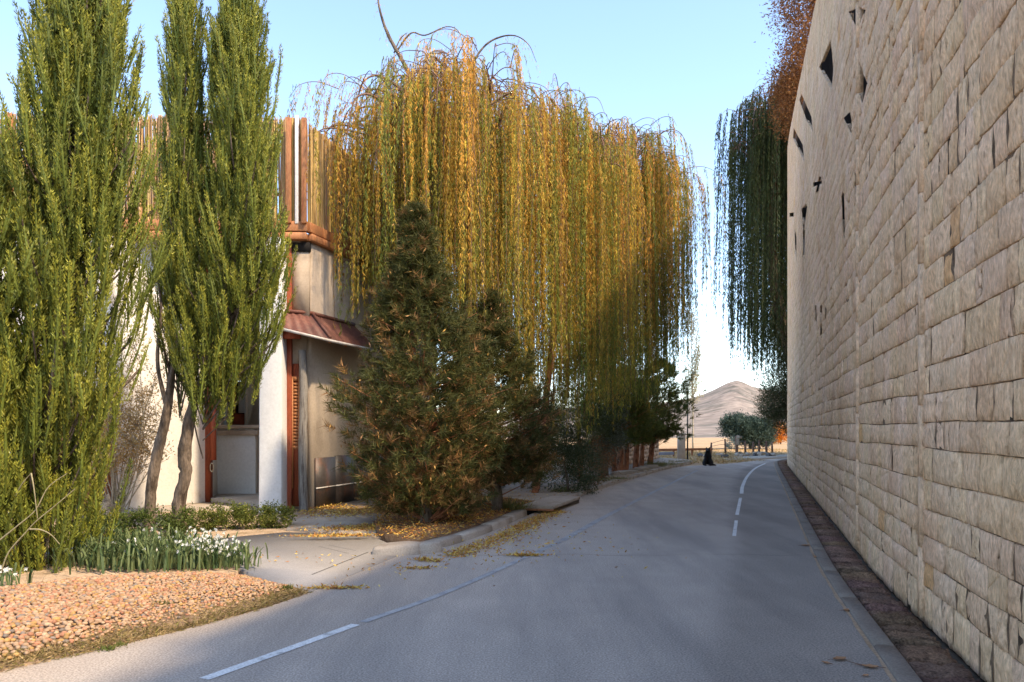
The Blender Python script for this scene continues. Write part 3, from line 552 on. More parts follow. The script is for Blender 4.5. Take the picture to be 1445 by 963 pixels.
# ================================================================== garden walls and far things
gw = thing('garden_wall', 'low pinkish block wall running behind the row of small pine trunks', 'wall', (4.5, 31, 0))
p0, p1 = np.array([2.7, 28.2]), np.array([7.5, 40.4]); Lw = np.linalg.norm(p1-p0); d_ = (p1-p0)/Lw; nx_ = 0; a = 0
while a < Lw-.1:
    b = min(a+.8, Lw)
    for r_ in range(6):
        q0 = a+.004+(.4 if r_ % 2 else 0); q1 = min(b-.004+(.4 if r_ % 2 else 0), Lw)
        if q1-q0 > .1: MB().seg(p0+d_*q0, p0+d_*q1, .22+random.uniform(-.01, .01), .02+r_*.19, .02+r_*.19+.184, np.ones(3)*random.uniform(.85, 1.08)).build('block', M_brick, gw)
    a = b
MB().seg(p0, p1, .18, 0, 1.12).build('wall_core', M_tanconc, gw)
gw2 = thing('garden_wall', 'pale grey plastered garden wall glimpsed between the bushy pine and the leaning trunk', 'wall', (.3, 24, 0))
MB().seg((-2.0, 21.3), (2.6, 28.1), .2, 0, .95).build('wall_body', M_col, gw2, bevel=.02); MB().seg((-2.0, 21.3), (2.6, 28.1), .26, .952, 1.02).build('coping', M_tanconc, gw2)
pil = thing('gate_pillar', 'square pale plastered pillar at the far end of the pavement', 'pillar', (8.55, 39.4, 0))
MB().box((8.38, 39.2, -.1), (8.72, 39.55, 1.28)).build('shaft', M_beige, pil, bevel=.015); MB().box((8.34, 39.16, 1.282), (8.76, 39.59, 1.36)).build('cap', M_tanconc, pil, bevel=.015)
pole = thing('pole', 'thin dark upright pole beside the pale pillar', 'pole', (8.85, 39.3, 0))
MB().tube([(8.85, 39.3, -.1), (8.85, 39.3, 1.6), (8.86, 39.3, 3.6)], [.04, .035, .03], 8).build('shaft', M_black, pole, smooth=True); MB().tube([(8.86, 39.3, 3.6), (8.86, 39.3, 3.64)], [.04, .03], 8).build('cap', M_black, pole)
MB().tube([(8.85, 39.3, -.08), (8.85, 39.3, .05)], [.07, .06], 8).build('foot', M_conc, pole)
gr = thing('guard_rail', 'low blue grey rail with a dark top bar beyond the pavement', 'rail', (8, 44, 0))
MB().seg((5.6, 43.2), (9.4, 45.3), .06, .08, .24).build('lower_bar', M_blue, gr, bevel=.01); MB().seg((5.6, 43.2), (12.0, 46.7), .08, .30, .44).build('top_bar', M_plank, gr, bevel=.01)
for t in np.linspace(0.02, .98, 6): c = np.array([5.6, 43.25])*(1-t)+np.array([12.0, 46.75])*t; MB().box((c[0]-.05, c[1]+.05, -.1), (c[0]+.05, c[1]+.14, .42)).build('post', M_plank, gr)
# wire fence in the field
fence = thing('wire_fence', 'wire fence on weathered wooden posts along the edge of the field', 'fence', (15, 50, 0)); tops = []
for (u, yb, h) in ((1003, 50, .7), (1024, 49, .95), (1052, 51, .8), (1063, 50.5, .75), (1071, 50, .85), (1082, 50, .8), (1090, 51, .75)):
    x_ = (u-CU)/F_PX*yb; l_ = random.uniform(-.06, .06); o = MB().tube([(x_, yb, -.1), (x_+l_*.5, yb, h*.5), (x_+l_, yb, h)], [.075, .07, .05], 7, bump=.06).build('post', M_twig, fence); tops.append((x_, yb, h))
for fr in (.35, .65, .92):
    MB().tube(spline([(a, b, c*fr) for a, b, c in tops], 6), .012, 4).build('wire', M_black, fence)
sp = thing('sign_post', 'tall wooden post with a pale board at its top before the round tree', 'post', (13.6, 47, 0))
xs_ = (1040-CU)/F_PX*47
MB().box((xs_-.09, 46.95, -.1), (xs_+.06, 47.08, 1.15)).build('post', M_twig, sp, bevel=.01); MB().box((xs_-.05, 46.9, .62), (xs_+.11, 46.945, 1.2)).build('board', M_tanconc, sp, bevel=.008); MB().box((xs_+.0, 46.88, 1.0), (xs_+.26, 46.896, 1.14)).build('arm', M_tanconc, sp)
for q in range(26):
    u = random.choice([random.uniform(1040, 1092), random.uniform(985, 1095)]); yy = random.uniform(45.5, 49.5) if u > 1030 else random.uniform(43, 48); xx = (u-CU)/F_PX*yy; r_ = random.uniform(.10, .24); o = bmesh.new(); bmesh.ops.create_icosphere(o, subdivisions=2, radius=r_)
    for v in o.verts: v.co *= 1+.22*math.sin(v.co.x*17/r_*.2+q)+random.uniform(-.08, .08); v.co.z *= .65
    me = bpy.data.meshes.new('field_rock'); o.to_mesh(me); o.free(); me.materials.append(M_tanconc if q % 3 else M_rock); ob = bpy.data.objects.new('field_rock', me); C.objects.link(ob); ob.location = (xx, yy, .02); tag(ob, 'pale rubble stone lying along the edge of the field', 'rock', 'rubble stones by the field')

# ================================================================== TREES
def trunk_part(root, paths, mat, name='trunk', n=9, bump=.06):
    m = MB()
    for pts, rads in paths:
        c = spline(pts, 6); rr = np.interp(np.linspace(0, 1, len(c)), np.linspace(0, 1, len(rads)), rads); m.tube(c, rr, n, bump=bump)
    return m.build(name, mat, root, smooth=True)
OL1, OL2, OL3 = np.array([.30, .285, .033]), np.array([.135, .16, .022]), np.array([.06, .08, .018])
def juniper(label, base, axis, rad, zlo, zhi, nsh, trunk, seed, group, twigs=True, lean=.12, shoot=(.32, .95)):
    """column of upright plume-like shoots; axis(z)->xy centre, rad(z)->radius"""
    root = thing('cypress_tree', label, 'tree', base, group); S = Leafset(); tw = MB(); core = MB()
    for q in range(nsh):
        t = R.random()**.85; z0 = zlo+(zhi-zlo)*t; th = R.uniform(0, 2*np.pi); f = math.sqrt(R.uniform(.12, 1.0)); f = f if R.random() < .8 else R.uniform(.1, .6); r0 = rad(z0)*f
        r0 *= 1+.20*math.sin(3*th+z0*1.3+seed)+.14*math.sin(7*th-z0*2.1); r0 *= 1.22 if R.random() < .05 else 1
        c = np.array([*axis(z0), z0])+np.array([math.cos(th)*r0, math.sin(th)*r0, 0]); Ls = R.uniform(*shoot)*(1.0 if t < .8 else .85)
        out = np.array([math.cos(th), math.sin(th), 0])*lean*R.uniform(.3, 1.8)*(f+.15); d0 = norm(np.array([*(out[:2]+R.normal(0, .11, 2)), 1.0])); n_ = int(185*Ls/.7*(.5 if math.sin(th) > .45 and f > .5 else 1))
        tt = np.sort(R.random(n_)); bend = norm(np.array([math.cos(th), math.sin(th), 0]))*.10*Ls
        pp = c-d0*Ls*.5+d0*Ls*tt[:, None]+bend*((1-tt)**2-.3)[:, None]*-1
        wdt = .046*np.sin(np.pi*np.clip(tt*.88+.10, 0, 1))**.6
        an = R.uniform(0, 2*np.pi, n_); rd = np.stack([np.cos(an), np.sin(an), np.zeros(n_)], 1); pp = pp+rd*(wdt*R.random(n_)**.5)[:, None]
        dd = d0*1.0+rd*.55+.18*R.standard_normal((n_, 3)); cc = R.uniform(.68, 1.18)*lerp(OL2, OL1, np.clip(tt*.8+R.normal(.0, .28)+.25*R.random(n_), 0, 1))
        if R.random() < .12: cc = lerp(OL3, OL2, R.random(n_))
        S.add(pp, dd, R.uniform(.027, .05, n_), R.uniform(.0105, .0165, n_), cc)
        pc_ = c-d0*Ls*.5+d0*Ls*np.linspace(0, .93, 5)[:, None]+bend*((1-np.linspace(0, .93, 5))**2-.3)[:, None]*-1; core.tube(pc_, [.006, .015, .019, .014, .003], 4, OL2*R.uniform(.7, 1.1), cap=False)
        if q % 9 == 0: a = np.array([*axis(z0-.9), z0-.9]); tw.tube(spline([a, a+(c-a)*.6+[0, 0, -.12], c], 4), [.012]*9 if Ls < .7 else [.015]*9, 4, cap=False)
    S.build('crown', M_scale, root, tri=True); core.build('shoots', M_scale, root); tw.build('branches', M_bark, root); trunk_part(root, trunk, M_bark); return root
gj = 'columnar cypress trees in front of the house'
ax = lambda pts: (lambda z: (float(np.interp(z, [p[2] for p in pts], [p[0] for p in pts])), float(np.interp(z, [p[2] for p in pts], [p[1] for p in pts]))))
rf = lambda pts: (lambda z: float(np.interp(z, [p[0] for p in pts], [p[1] for p in pts])))
def addleaf_lower(root_label, base, c, rx, rz, n): pass
a1 = [(-5.55, 9.0, 0), (-5.46, 9.0, 1.5), (-5.36, 9.0, 2.34), (-5.18, 9.0, 3.26), (-4.97, 9.0, 5.2), (-4.9, 9.0, 8.1)]
juniper('broad leafy cypress, largest and foremost of the left group, green down to the ground', (-5.55, 9.0, 0), ax(a1), rf([(0, .72), (.5, .74), (1.5, .74), (2.3, .90), (3.3, .90), (4.0, .80), (5.2, .58), (6.6, .44), (8.1, .2)]), .08, 7.8, 2050, [([(-5.55, 9.0, -.05), (-5.45, 9.0, 1.5), (-5.08, 9.0, 3.5), (-4.8, 9.0, 7.2)], [.14, .12, .08, .03])], 1, gj)
a0 = [(-6.0, 8.4, 0), (-5.95, 8.4, 2.5), (-5.72, 8.4, 4.8)]
juniper('shorter cypress cut by the left edge of the picture', (-6.0, 8.4, 0), ax(a0), rf([(0, .6), (2, .8), (3.4, .62), (4.9, .12)]), .15, 4.6, 850, [([(-6.0, 8.4, -.05), (-5.95, 8.4, 2.0), (-5.75, 8.4, 4.0)], [.11, .09, .03])], 2, gj)
T2 = [(-5.46, 11.75, -.05), (-5.45, 11.75, .55), (-5.37, 11.75, 1.1), (-5.22, 11.75, 1.75), (-5.15, 11.8, 2.5), (-5.13, 11.8, 3.6), (-5.08, 11.8, 6.0)]
a2 = [(-5.05, 11.85, 2), (-5.02, 11.85, 5), (-4.95, 11.85, 9)]
juniper('slender cypress with a bare curved trunk, middle one of three tall crowns', (-5.46, 11.75, 0), ax(a2), rf([(2.2, .10), (2.8, .30), (3.6, .42), (5, .36), (7, .31), (9, .1)]), 2.5, 8.7, 600, [(T2, [.09, .08, .076, .07, .055, .04, .02]), ([(-5.2, 11.75, 1.9), (-5.32, 11.7, 2.6), (-5.22, 11.6, 3.4), (-5.3, 11.6, 4.0)], [.035, .028, .02, .012]), ([(-5.2, 11.76, 2.0), (-5.02, 11.65, 2.9), (-5.06, 11.6, 3.5)], [.04, .026, .012])], 3, gj, lean=.10)
T3 = [(-5.03, 11.85, -.05), (-5.06, 11.85, .45), (-4.96, 11.85, .9), (-4.98, 11.85, 1.2), (-4.86, 11.85, 1.9), (-4.6, 11.9, 2.8), (-4.35, 11.9, 4.2), (-4.2, 11.9, 6.5)]
a3 = [(-4.72, 11.9, 1.8), (-4.42, 11.9, 2.8), (-4.16, 11.9, 4.2), (-4.15, 11.9, 6), (-4.2, 11.9, 9)]
juniper('full dark cypress on a bare kinked trunk, nearest the white column', (-5.03, 11.85, 0), ax(a3), rf([(1.75, .22), (2.0, .5), (2.4, .66), (3.0, .74), (4.2, .72), (5.5, .58), (7, .45), (9, .1)]), 1.95, 8.8, 1400, [(T3, [.11, .095, .09, .10, .08, .06, .045, .02])], 4, gj, lean=.14)

# --- weeping willows
GOLD, AMB, OLV, GRN = np.array([.64, .47, .06]), np.array([.60, .29, .045]), np.array([.31, .30, .045]), np.array([.13, .175, .035])
def willow(label, base, ctr, Rx, Ry, ztop, zbot, nlimb, nstr, trunk, gold, seed, extra=(), mat=M_leaf, pal=(GOLD, AMB, OLV, GRN), dl=.027, slen=(1.4, 5.6), fork=None, tmat=M_bark, lw=(.085, .016), plong=.45, drift=(0, 0)):
    root = thing('willow_tree', label, 'tree', base, 'weeping willows'); S = Leafset(); br = MB(); fork = np.array(fork if fork is not None else trunk[0][0][-1]); arcs = []
    for q in range(nlimb):
        th = 2*np.pi*(q*.618+.1*R.random()); f = math.sqrt((q+.5)/nlimb); e = np.array([ctr[0]+Rx*f*math.cos(th), ctr[1]+Ry*f*math.sin(th)])
        zp = ztop(e[0])-(f**2.2)*.16*(ztop(e[0])-fork[2])-R.uniform(0, .12)*(ztop(e[0])-fork[2]); mid = fork[:2]*.52+e*.48+R.normal(0, .1, 2)
        pts = [fork+[0, 0, -R.uniform(.1, 1.2)], np.array([*(fork[:2]*.8+e*.2), fork[2]+(zp-fork[2])*.45]), np.array([*mid, fork[2]+(zp-fork[2])*.86]), np.array([*(fork[:2]*.18+e*.82), zp]), np.array([*e, zp-.18*R.uniform(.4, 1.6)]), np.array([*(e+(e-fork[:2])*.07), zp-R.uniform(.5, .9)])]
        c = spline(pts, 6); arcs.append(c); br.tube(c, np.linspace(.045*R.uniform(.7, 1.4), .006, len(c)), 5, cap=False, bump=.05)
        for _ in range(3):
            k = R.integers(8, len(c)-6); d = norm(np.array([*R.normal(0, 1, 2), .35])); l = R.uniform(.4, 1.0); c2 = spline([c[k], c[k]+d*l*.5+[0, 0, .10], c[k]+d*l+[0, 0, -.05], c[k]+d*l*1.25+[0, 0, -.5]], 4); arcs.append(c2); br.tube(c2, np.linspace(.013, .004, len(c2)), 4, cap=False)
    ncl = nstr//11; CLU = []; sc_ = dl/.027
    for q in range(ncl):
        c = arcs[R.integers(len(arcs))]; p_ = c[R.integers(len(c)//3, len(c))]; th = R.uniform(0, 6.28); l = R.uniform(.35, 1.15)*min(sc_, 1.3); o2 = norm(np.array([*(p_[:2]-fork[:2]), 0]))*.6+np.array([math.cos(th), math.sin(th), 0]); o2 = norm(o2)
        bl = spline([p_, p_+o2*l*.5+[0, 0, .10*l], p_+o2*l*.9-[0, 0, .04*l], p_+o2*l*1.1-[0, 0, .35*l]], 4); br.tube(bl, np.linspace(.010*sc_, .004, len(bl)), 4, cap=False); CLU.append((bl, R.random() < gold(p_), abs(R.normal(0, 1.05)), R.uniform(.72, 1.22), R.uniform(.55, 1.15), min(1, R.random()*.8+.35*(p_[2] > fork[2]+2.2))))
    for q in range(nstr):
        bl, gcl, dzb, bright, lenk, hue = CLU[R.integers(ncl)]; p0 = bl[R.integers(1, len(bl))]+R.normal(0, .04*sc_, 3)
        zb = zbot(p0[0], p0[1])+dzb+abs(R.normal(0, .2)); Ls = min(R.uniform(*slen)*lenk, max(.4, p0[2]-zb)); Ls = max(.4, p0[2]-zb)*R.uniform(.8, 1) if R.random() < plong else Ls
        n_ = int(Ls/dl); t = np.sort(R.random(n_)); sw = R.normal(0, .11, 2)+np.array(drift); ph = R.uniform(0, 6.28); o_ = norm(np.array([*(p0[:2]-fork[:2]), 0]))
        x = p0+np.stack([sw[0]*t+.02*np.sin(5*t+ph), sw[1]*t+.02*np.cos(4*t+ph), -Ls*t], 1)+o_*(.14*(1-np.exp(-t*Ls*3)))[:, None]+R.normal(0, .011, (n_, 3))
        an = R.uniform(0, 2*np.pi, n_); d = np.stack([np.cos(an)*.42, np.sin(an)*.42, -np.ones(n_)+R.normal(0, .25, n_)], 1)
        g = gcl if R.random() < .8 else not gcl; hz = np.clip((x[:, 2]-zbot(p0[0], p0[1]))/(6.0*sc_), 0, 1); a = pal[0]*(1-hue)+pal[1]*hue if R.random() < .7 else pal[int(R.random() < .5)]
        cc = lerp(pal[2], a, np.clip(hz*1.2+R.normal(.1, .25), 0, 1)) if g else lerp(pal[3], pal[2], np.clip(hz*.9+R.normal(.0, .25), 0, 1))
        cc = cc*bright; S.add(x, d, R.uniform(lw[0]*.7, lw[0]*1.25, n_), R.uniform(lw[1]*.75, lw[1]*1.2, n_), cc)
        if q % 4 == 0: br.tube(x[::max(1, n_//7)] if n_ > 14 else x, .0045, 3, cap=False)
    for pts, rads in extra:
        if rads[-1] < .011:
            c = spline(pts, 6)[8:]
            if len(c) > 4: n_ = 110; pp = c[R.integers(len(c), size=n_)]+R.normal(0, .05, (n_, 3))-np.array([0, 0, 1])*(R.random((n_, 1))*.22); S.add(pp, np.c_[R.normal(0, .4, (n_, 2)), -np.ones(n_)], .07, .013, lerp(pal[1], pal[0], R.random(n_)))
        trunk = trunk+[(pts, rads)]
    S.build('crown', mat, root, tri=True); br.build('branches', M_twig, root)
    trunk_part(root, trunk, tmat); return root
P16 = lambda u, v, Y=16.2: P(u, v, Y)
itp = lambda xs, ys: (lambda x: float(np.interp(x, xs, ys)))
ux = lambda us, Y: [(u-CU)/F_PX*Y for u in us]; vz = lambda vs, Y: [CAMZ-(v-HV)/F_PX*Y for v in vs]
ztA = itp(ux([445, 470, 520, 560, 600, 650, 700, 740, 790], 16.2), vz([165, 128, 112, 108, 82, 100, 105, 130, 170], 16.2))
zbA0 = itp(ux([445, 470, 500, 560, 640, 700, 760], 16.2), vz([400, 470, 535, 500, 520, 560, 590], 16.2))
dA = [P16(655, 330), P16(640, 215), P16(600, 150), P16(570, 90), P16(548, 50), P16(535, 10), P16(533, -25)]
willow('golden weeping willow, tallest, rising behind the dark bushy pine beside the house', (-.95, 16.6, 0), (-1.66, 16.0), 2.36, 1.6, ztA, lambda x, y: zbA0(x), 48, 2000,
       [([(-.95, 16.6, -.05), (-.98, 16.5, 1.5), (-1.0, 16.4, 3.0), (-.95, 16.3, 4.6), (-.9, 16.3, 5.6)], [.24, .20, .17, .14, .11])], lambda p: .74 if p[2] > 5 else .6, 11,
       extra=[(dA, [.085, .075, .06, .045, .035, .022, .01]), ([P16(560, 72), P16(580, 47), P16(600, 50), P16(630, 38), P16(648, 46), P16(656, 78)], [.02, .016, .014, .01, .008, .004]), ([P16(556, 75), P16(565, 55), P16(575, 46)], [.016, .012, .006]),
              ([P16(640, 215), P16(652, 130), P16(668, 88), P16(690, 60), P16(722, 50), P16(745, 62), P16(757, 88)], [.05, .035, .025, .02, .014, .009, .004]), ([P16(470, 178), P16(500, 195), P16(560, 245), P16(630, 330)], [.015, .03, .05, .08]), ([P16(655, 420), P16(662, 320), P16(690, 240), P16(740, 160)], [.10, .08, .05, .02])], fork=(-.95, 16.3, 5.2))
ztB = itp(ux([680, 720, 760, 800, 850, 890], 18.6), vz([130, 120, 130, 158, 170, 200], 18.6))
zbB0 = itp(ux([680, 720, 740, 800, 850, 900], 18.6), vz([520, 590, 640, 645, 620, 600], 18.6))
willow('golden green weeping willow with a thin leaning trunk near the kerb', (.55, 18.4, 0), (1.05, 18.6), 1.75, 1.7, ztB, lambda x, y: zbB0(x), 36, 1400,
       [([(.52, 18.4, -.05), (.62, 18.4, .5), (.75, 18.45, 1.1), (.8, 18.5, 2.2), (.95, 18.6, 3.6), (1.05, 18.6, 5.2)], [.10, .09, .085, .08, .075, .065]), ([(1.0, 18.6, 4.6), (1.5, 18.8, 6.2), (2.0, 18.9, 7.4)], [.06, .045, .02])], lambda p: .6, 12, fork=(1.05, 18.6, 5.0), plong=.7, tmat=M_pbark)
ztC = itp(ux([800, 840, 870, 900, 930, 970], 24.5), vz([175, 168, 166, 178, 192, 195], 24.5))
zbC0 = itp(ux([800, 850, 900, 940, 970], 24.5), vz([612, 606, 606, 570, 480], 24.5))
willow('farthest golden green weeping willow, at the right end of the row by the road', (2.95, 25.0, 0), (3.55, 24.8), 1.2, 1.9, ztC, lambda x, y: zbC0(x), 38, 1350,
       [([(2.95, 25.0, -.05), (3.0, 25.0, 2.0), (3.35, 24.9, 4.5), (3.7, 24.9, 6.5)], [.14, .125, .11, .09])], lambda p: .5 if p[2] > 6 else .3, 13, fork=(3.7, 24.9, 6.2), plong=.75, dl=.034, lw=(.11, .02),
       extra=[([P(905, 215, 24.5), P(925, 195, 24.5), P(945, 183, 24.5), P(962, 190, 24.5), P(970, 215, 24.5)], [.03, .02, .014, .01, .005])])

# --- bushy pines in front
PN1, PN2, PN3 = np.array([.058, .068, .017]), np.array([.105, .10, .025]), np.array([.32, .15, .055])
def pine(label, base, apex, rad, ntuft, group, tmat=M_bark, caught=0, name='pine_tree', zlo=.35, tr=.11, nl=34, LL=.13, lw=.011, pal=(PN1, PN2, PN3), trunk_mid=None, dens=1.0):
    root = thing(name, label, 'tree', base, group); S = Leafset(); br = MB(); base = np.array(base, float); apex = np.array(apex, float); D = apex-base; cats = []
    nb = max(24, ntuft//20); BG = []
    for q in range(nb): zz = zlo+(apex[2]-zlo)*R.random()**1.35; BG.append((zz, q*2.4+R.normal(0, .3), rad(zz)*R.uniform(.68, 1.3), R.uniform(.75, 1.15)))
    for q in range(ntuft):
        zz, th, rr, tone = BG[q % nb] if R.random() < .85 else (zlo+(apex[2]-zlo)*R.random()**1.1, R.uniform(0, 6.28), 0, 1); t = (zz-zlo)/(apex[2]-zlo)
        if rr == 0: rr = rad(zz)*.8
        f = R.uniform(.08, 1)**.55; sp_ = .10+.20*f*rr; th = th+R.normal(0, .30); zz = min(max(.1, zz+R.normal(0, sp_*.55)), apex[2]-.02); c = base+D*(zz/apex[2]); out = np.array([math.cos(th), math.sin(th), 0]); p = c+out*rr*f+[0, 0, .10*rr*f]
        ax_ = norm(out*.75*min(1, rr*2.2)+np.array([0, 0, .62])+R.normal(0, .25, 3)); n_ = int(nl*dens); tl = R.random(n_); L0 = LL*1.3
        an = R.uniform(0, 2*np.pi, n_); s1 = norm(np.cross(ax_, [.3, .2, .9])); s2 = np.cross(ax_, s1); rd = s1*np.cos(an)[:, None]+s2*np.sin(an)[:, None]
        cc = lerp(pal[0], pal[1], np.clip(R.normal(.5, .35, n_), 0, 1)); 
        if R.random() < .14+.40*max(0, 1-t*2.6)*(caught > 0): cc = lerp(pal[1], pal[2], R.random(n_))
        cc = cc*tone; S.add(p+ax_*(tl*L0)[:, None], ax_*R.uniform(.35, 1.1, (n_, 1))+rd*.8, LL*R.uniform(.7, 1.2, n_), lw, cc); cats.append(p+ax_*L0*.6)
        if q % 9 == 0: br.tube(spline([c+[0, 0, -.25*rr], c+out*rr*f*.5+[0, 0, -.10*rr], p+ax_*L0], 3), np.linspace(.012, .005, 7), 4, cap=False)
    S.build('crown', M_needle, root, tri=True); br.build('branches', M_pbark, root)
    mid = base+D*.5+(np.array(trunk_mid) if trunk_mid is not None else 0); trunk_part(root, [([base-[0, 0, .05], base+D*.2+((mid-base-D*.5)*.6), mid, apex-[0, 0, .1]], [tr, tr*.85, tr*.55, .012])], tmat)
    if caught:
        S2 = Leafset(); c = np.array(cats)[R.integers(len(cats), size=caught)]+R.normal(0, .07, (caught, 3)); S2.add(c, rdir(caught, -.8), R.uniform(.055, .11, caught), .02, lerp(np.array([.50, .27, .14]), np.array([.42, .25, .05]), R.random(caught))); stuff(S2.build('caught_leaves', M_dry, root))
    return root
pine('dark bushy pine, widest and nearest the house corner, with dead willow leaves caught in it', (-1.36, 12.35, .1), (-1.58, 12.8, 5.1), rf([(.0, .62), (.5, .92), (1.3, 1.2), (2.3, 1.2), (2.8, .88), (3.4, .56), (4.1, .34), (4.7, .20), (5.1, .04)]), 4300, 'bushy pines on the planting bed', caught=1500, zlo=.15)
pine('smaller dark bushy pine standing behind the drain end of the planting bed', (-.27, 14.2, .1), (-.42, 14.6, 4.0), rf([(.3, .40), (.7, .85), (1.5, .95), (2.4, .72), (3.3, .45), (4.1, .03)]), 2700, 'bushy pines on the planting bed', caught=1000, zlo=.45)
pine('low bushy pine with a short bare stem squeezed between the two larger bushy pines', (-.93, 13.3, .1), (-.95, 13.6, 2.6), rf([(.3, .3), (.7, .6), (1.4, .62), (2.0, .4), (2.6, .05)]), 600, 'bushy pines on the planting bed', caught=350, zlo=.5, tr=.07)

# --- row of small red-trunked pines
RP1, RP2, RP3 = np.array([.08, .115, .026]), np.array([.17, .175, .035]), np.array([.26, .22, .04])
rows_ = [((867, 669.5), 'leftmost and half hidden red trunked pine behind the grey green shrub', .9, 862, 3.4, -8), ((875, 670.6), 'thick leaning red trunked pine, second from the left of the row', 1.0, 880, 3.6, 6), ((883.5, 668), 'thin red trunked pine close beside the thick leaning one', .9, 890, 3.5, -4), ((896.5, 665.4), 'red trunked pine leaning right in the middle of the row', 1.05, 906, 3.7, 6), ((905, 662), 'slim upright red trunked pine, second from the right end of the row', 1.0, 915, 3.8, 3), ((917, 661), 'rightmost red trunked pine with a round crown over the pavement', 1.55, 934, 4.2, 9)]
for (u, v), lab, cr_, uc, zt_, ln in rows_:
    b = G(u, v); b[2] = .08; cx = (uc-CU)/F_PX*b[1]; last = uc == 934
    pine(lab, b, (cx, b[1]+.3, zt_), rf([(.9, .15), (1.25, cr_*.75), (2.0, cr_), (2.9, cr_*.85), (zt_, .15)]), 460 if not last else 1200, 'row of small pines along the pavement', M_pbark, name='pine_tree', zlo=1.0, tr=.125 if ln > 4 else .10, nl=26, LL=.16, lw=.022, pal=(RP1, RP2, RP3))

# --- leaf-cloud shrubs and trees
def cloud(name, label, cat, base, blobs, nleaf, L, W, pal, group=None, stems=None, smat=M_bark, up=.2, part='foliage', clump=.16, shell=.55, mat=M_leaf, droop=0.0):
    root = thing(name, label, cat, base, group); S = Leafset(); vol = np.array([b[3]*b[4]*b[5] for b in blobs])**.67; vol /= vol.sum()
    for b, vv in zip(blobs, vol):
        n_ = int(nleaf*vv); nc = max(6, n_//45); d = rdir(nc); r = R.uniform(shell, 1, nc)**.7*(1+.12*R.standard_normal(nc)); cc = np.array(b[:3])+d*np.array(b[3:6])*r[:, None]; k = R.integers(nc, size=n_); o = R.normal(0, clump, (n_, 3)); o[:, 2] -= droop*R.random(n_)
        p = cc[k]+o*np.array(b[3:6]).mean()**.5; p[:, 2] = np.maximum(p[:, 2], base[2]+.02); tone = np.clip(R.random(nc)[k]*.7+R.random(n_)*.4, 0, 1); col = lerp(np.array(pal[0]), np.array(pal[1]), tone)
        if len(pal) > 2: msk = R.random(n_) < .12; col[msk] = pal[2]
        S.add(p, norm(d[k]*.6+R.standard_normal((n_, 3))*.7+[0, 0, up-droop]), R.uniform(L*.7, L*1.25, n_), W, col)
    S.build(part, mat, root, tri=(nleaf > 20000))
    if stems: trunk_part(root, stems, smat, 'stem' if cat != 'tree' else 'trunk', 6)
    return root
cloud('shrub', 'dark green shrub growing at the foot of the thin leaning willow trunk', 'shrub', (1.35, 18.6, 0), [(1.25, 18.5, .62, .62, .5, .62), (1.75, 19.2, .6, .5, .5, .6), (1.2, 18.9, 1.2, .6, .5, .4)], 9500, .06, .022, [(.035, .055, .022), (.09, .115, .05), (.14, .15, .09)], stems=[([(1.35, 18.6, 0), (1.3, 18.6, .5), (1.2, 18.6, 1.0)], [.04, .03, .01])])
cloud('shrub', 'reddish brown shrub, faded, between the dark green shrub and the grey green one', 'shrub', (2.1, 21, 0), [(2.0, 20.8, .6, .55, .5, .5), (2.25, 21.4, .8, .5, .5, .5)], 3200, .06, .02, [(.16, .07, .03), (.28, .15, .06)], stems=[([(2.1, 21, 0), (2.1, 21, .6)], [.03, .02])])
cloud('shrub', 'grey green leafy small tree with a dark stem at the kerb before the red trunks', 'shrub', (2.72, 23.6, 0), [(2.75, 23.5, 1.35, .62, .5, .7), (2.5, 23.6, .9, .4, .4, .4), (3.05, 23.6, 1.75, .4, .4, .5)], 9000, .07, .026, [(.07, .09, .06), (.17, .19, .13), (.24, .25, .19)], stems=[([(2.72, 23.6, -.05), (2.74, 23.6, .6), (2.8, 23.6, 1.4)], [.13, .11, .05])])
cloud('pine_tree', 'low dark pine crown filling the gap under the willows behind the shrubs', 'tree', (2.0, 22.6, 0), [(1.6, 21.6, 1.9, .9, .8, .75), (2.5, 23.2, 2.1, .8, .8, .7), (.7, 20.6, 1.75, .6,   .7, .65)], 17000, .13, .016, [(.04, .055, .018), (.10, .115, .03)], stems=[([(2.0, 22.6, -.05), (1.95, 22.5, .8), (1.9, 22.4, 1.8)], [.09, .08, .05])], smat=M_pbark, part='crown')
cloud('hedge', 'low clipped green hedge in front of the white column by the driveway', 'hedge', (-4.3, 12.35, 0), [(-4.78, 12.1, .17, .34, .2, .20), (-4.45, 12.25, .2, .36, .24, .21), (-4.1, 12.4, .2, .36, .24, .21), (-3.78, 12.5, .2, .3, .22, .22)], 9000, .038, .02, [(.06, .09, .018), (.17, .19, .035), (.25, .24, .05)], clump=.07, shell=.35, stems=[([(-4.3, 12.3, 0), (-4.3, 12.3, .2)], [.02, .01])])
cloud('shrub', 'low mixed green shrubs filling the bed round the two bare trunks', 'shrub', (-5.2, 11.3, 0), [(-5.9, 11.1, .2, .5, .3, .22), (-5.3, 11.2, .2, .5, .3, .22), (-4.9, 11.5, .18, .3, .25, .2)], 5200, .05, .022, [(.045, .075, .018), (.13, .16, .03)], clump=.09, shell=.3, stems=[([(-5.2, 11.3, 0), (-5.2, 11.3, .2)], [.02, .01])])
cloud('olive_tree', 'low round blue green tree in the field behind the wooden post', 'tree', (18.7, 61, .0), [(17.7, 61, 1.75, 1.25, 1.2, .85), (19.1, 61.2, 1.45, 1.4, 1.2, .95), (19.8, 61.5, 1.0, .8, 1.0, .75), (18.5, 60.8, 1.0, 1.4, 1, .6)], 24000, .2, .07, [(.035, .065, .05), (.085, .125, .095)], stems=[([(18.7, 61, -.05), (18.75, 61, .6), (18.9, 61, 1.4)], [.22, .18, .1])], part='crown')
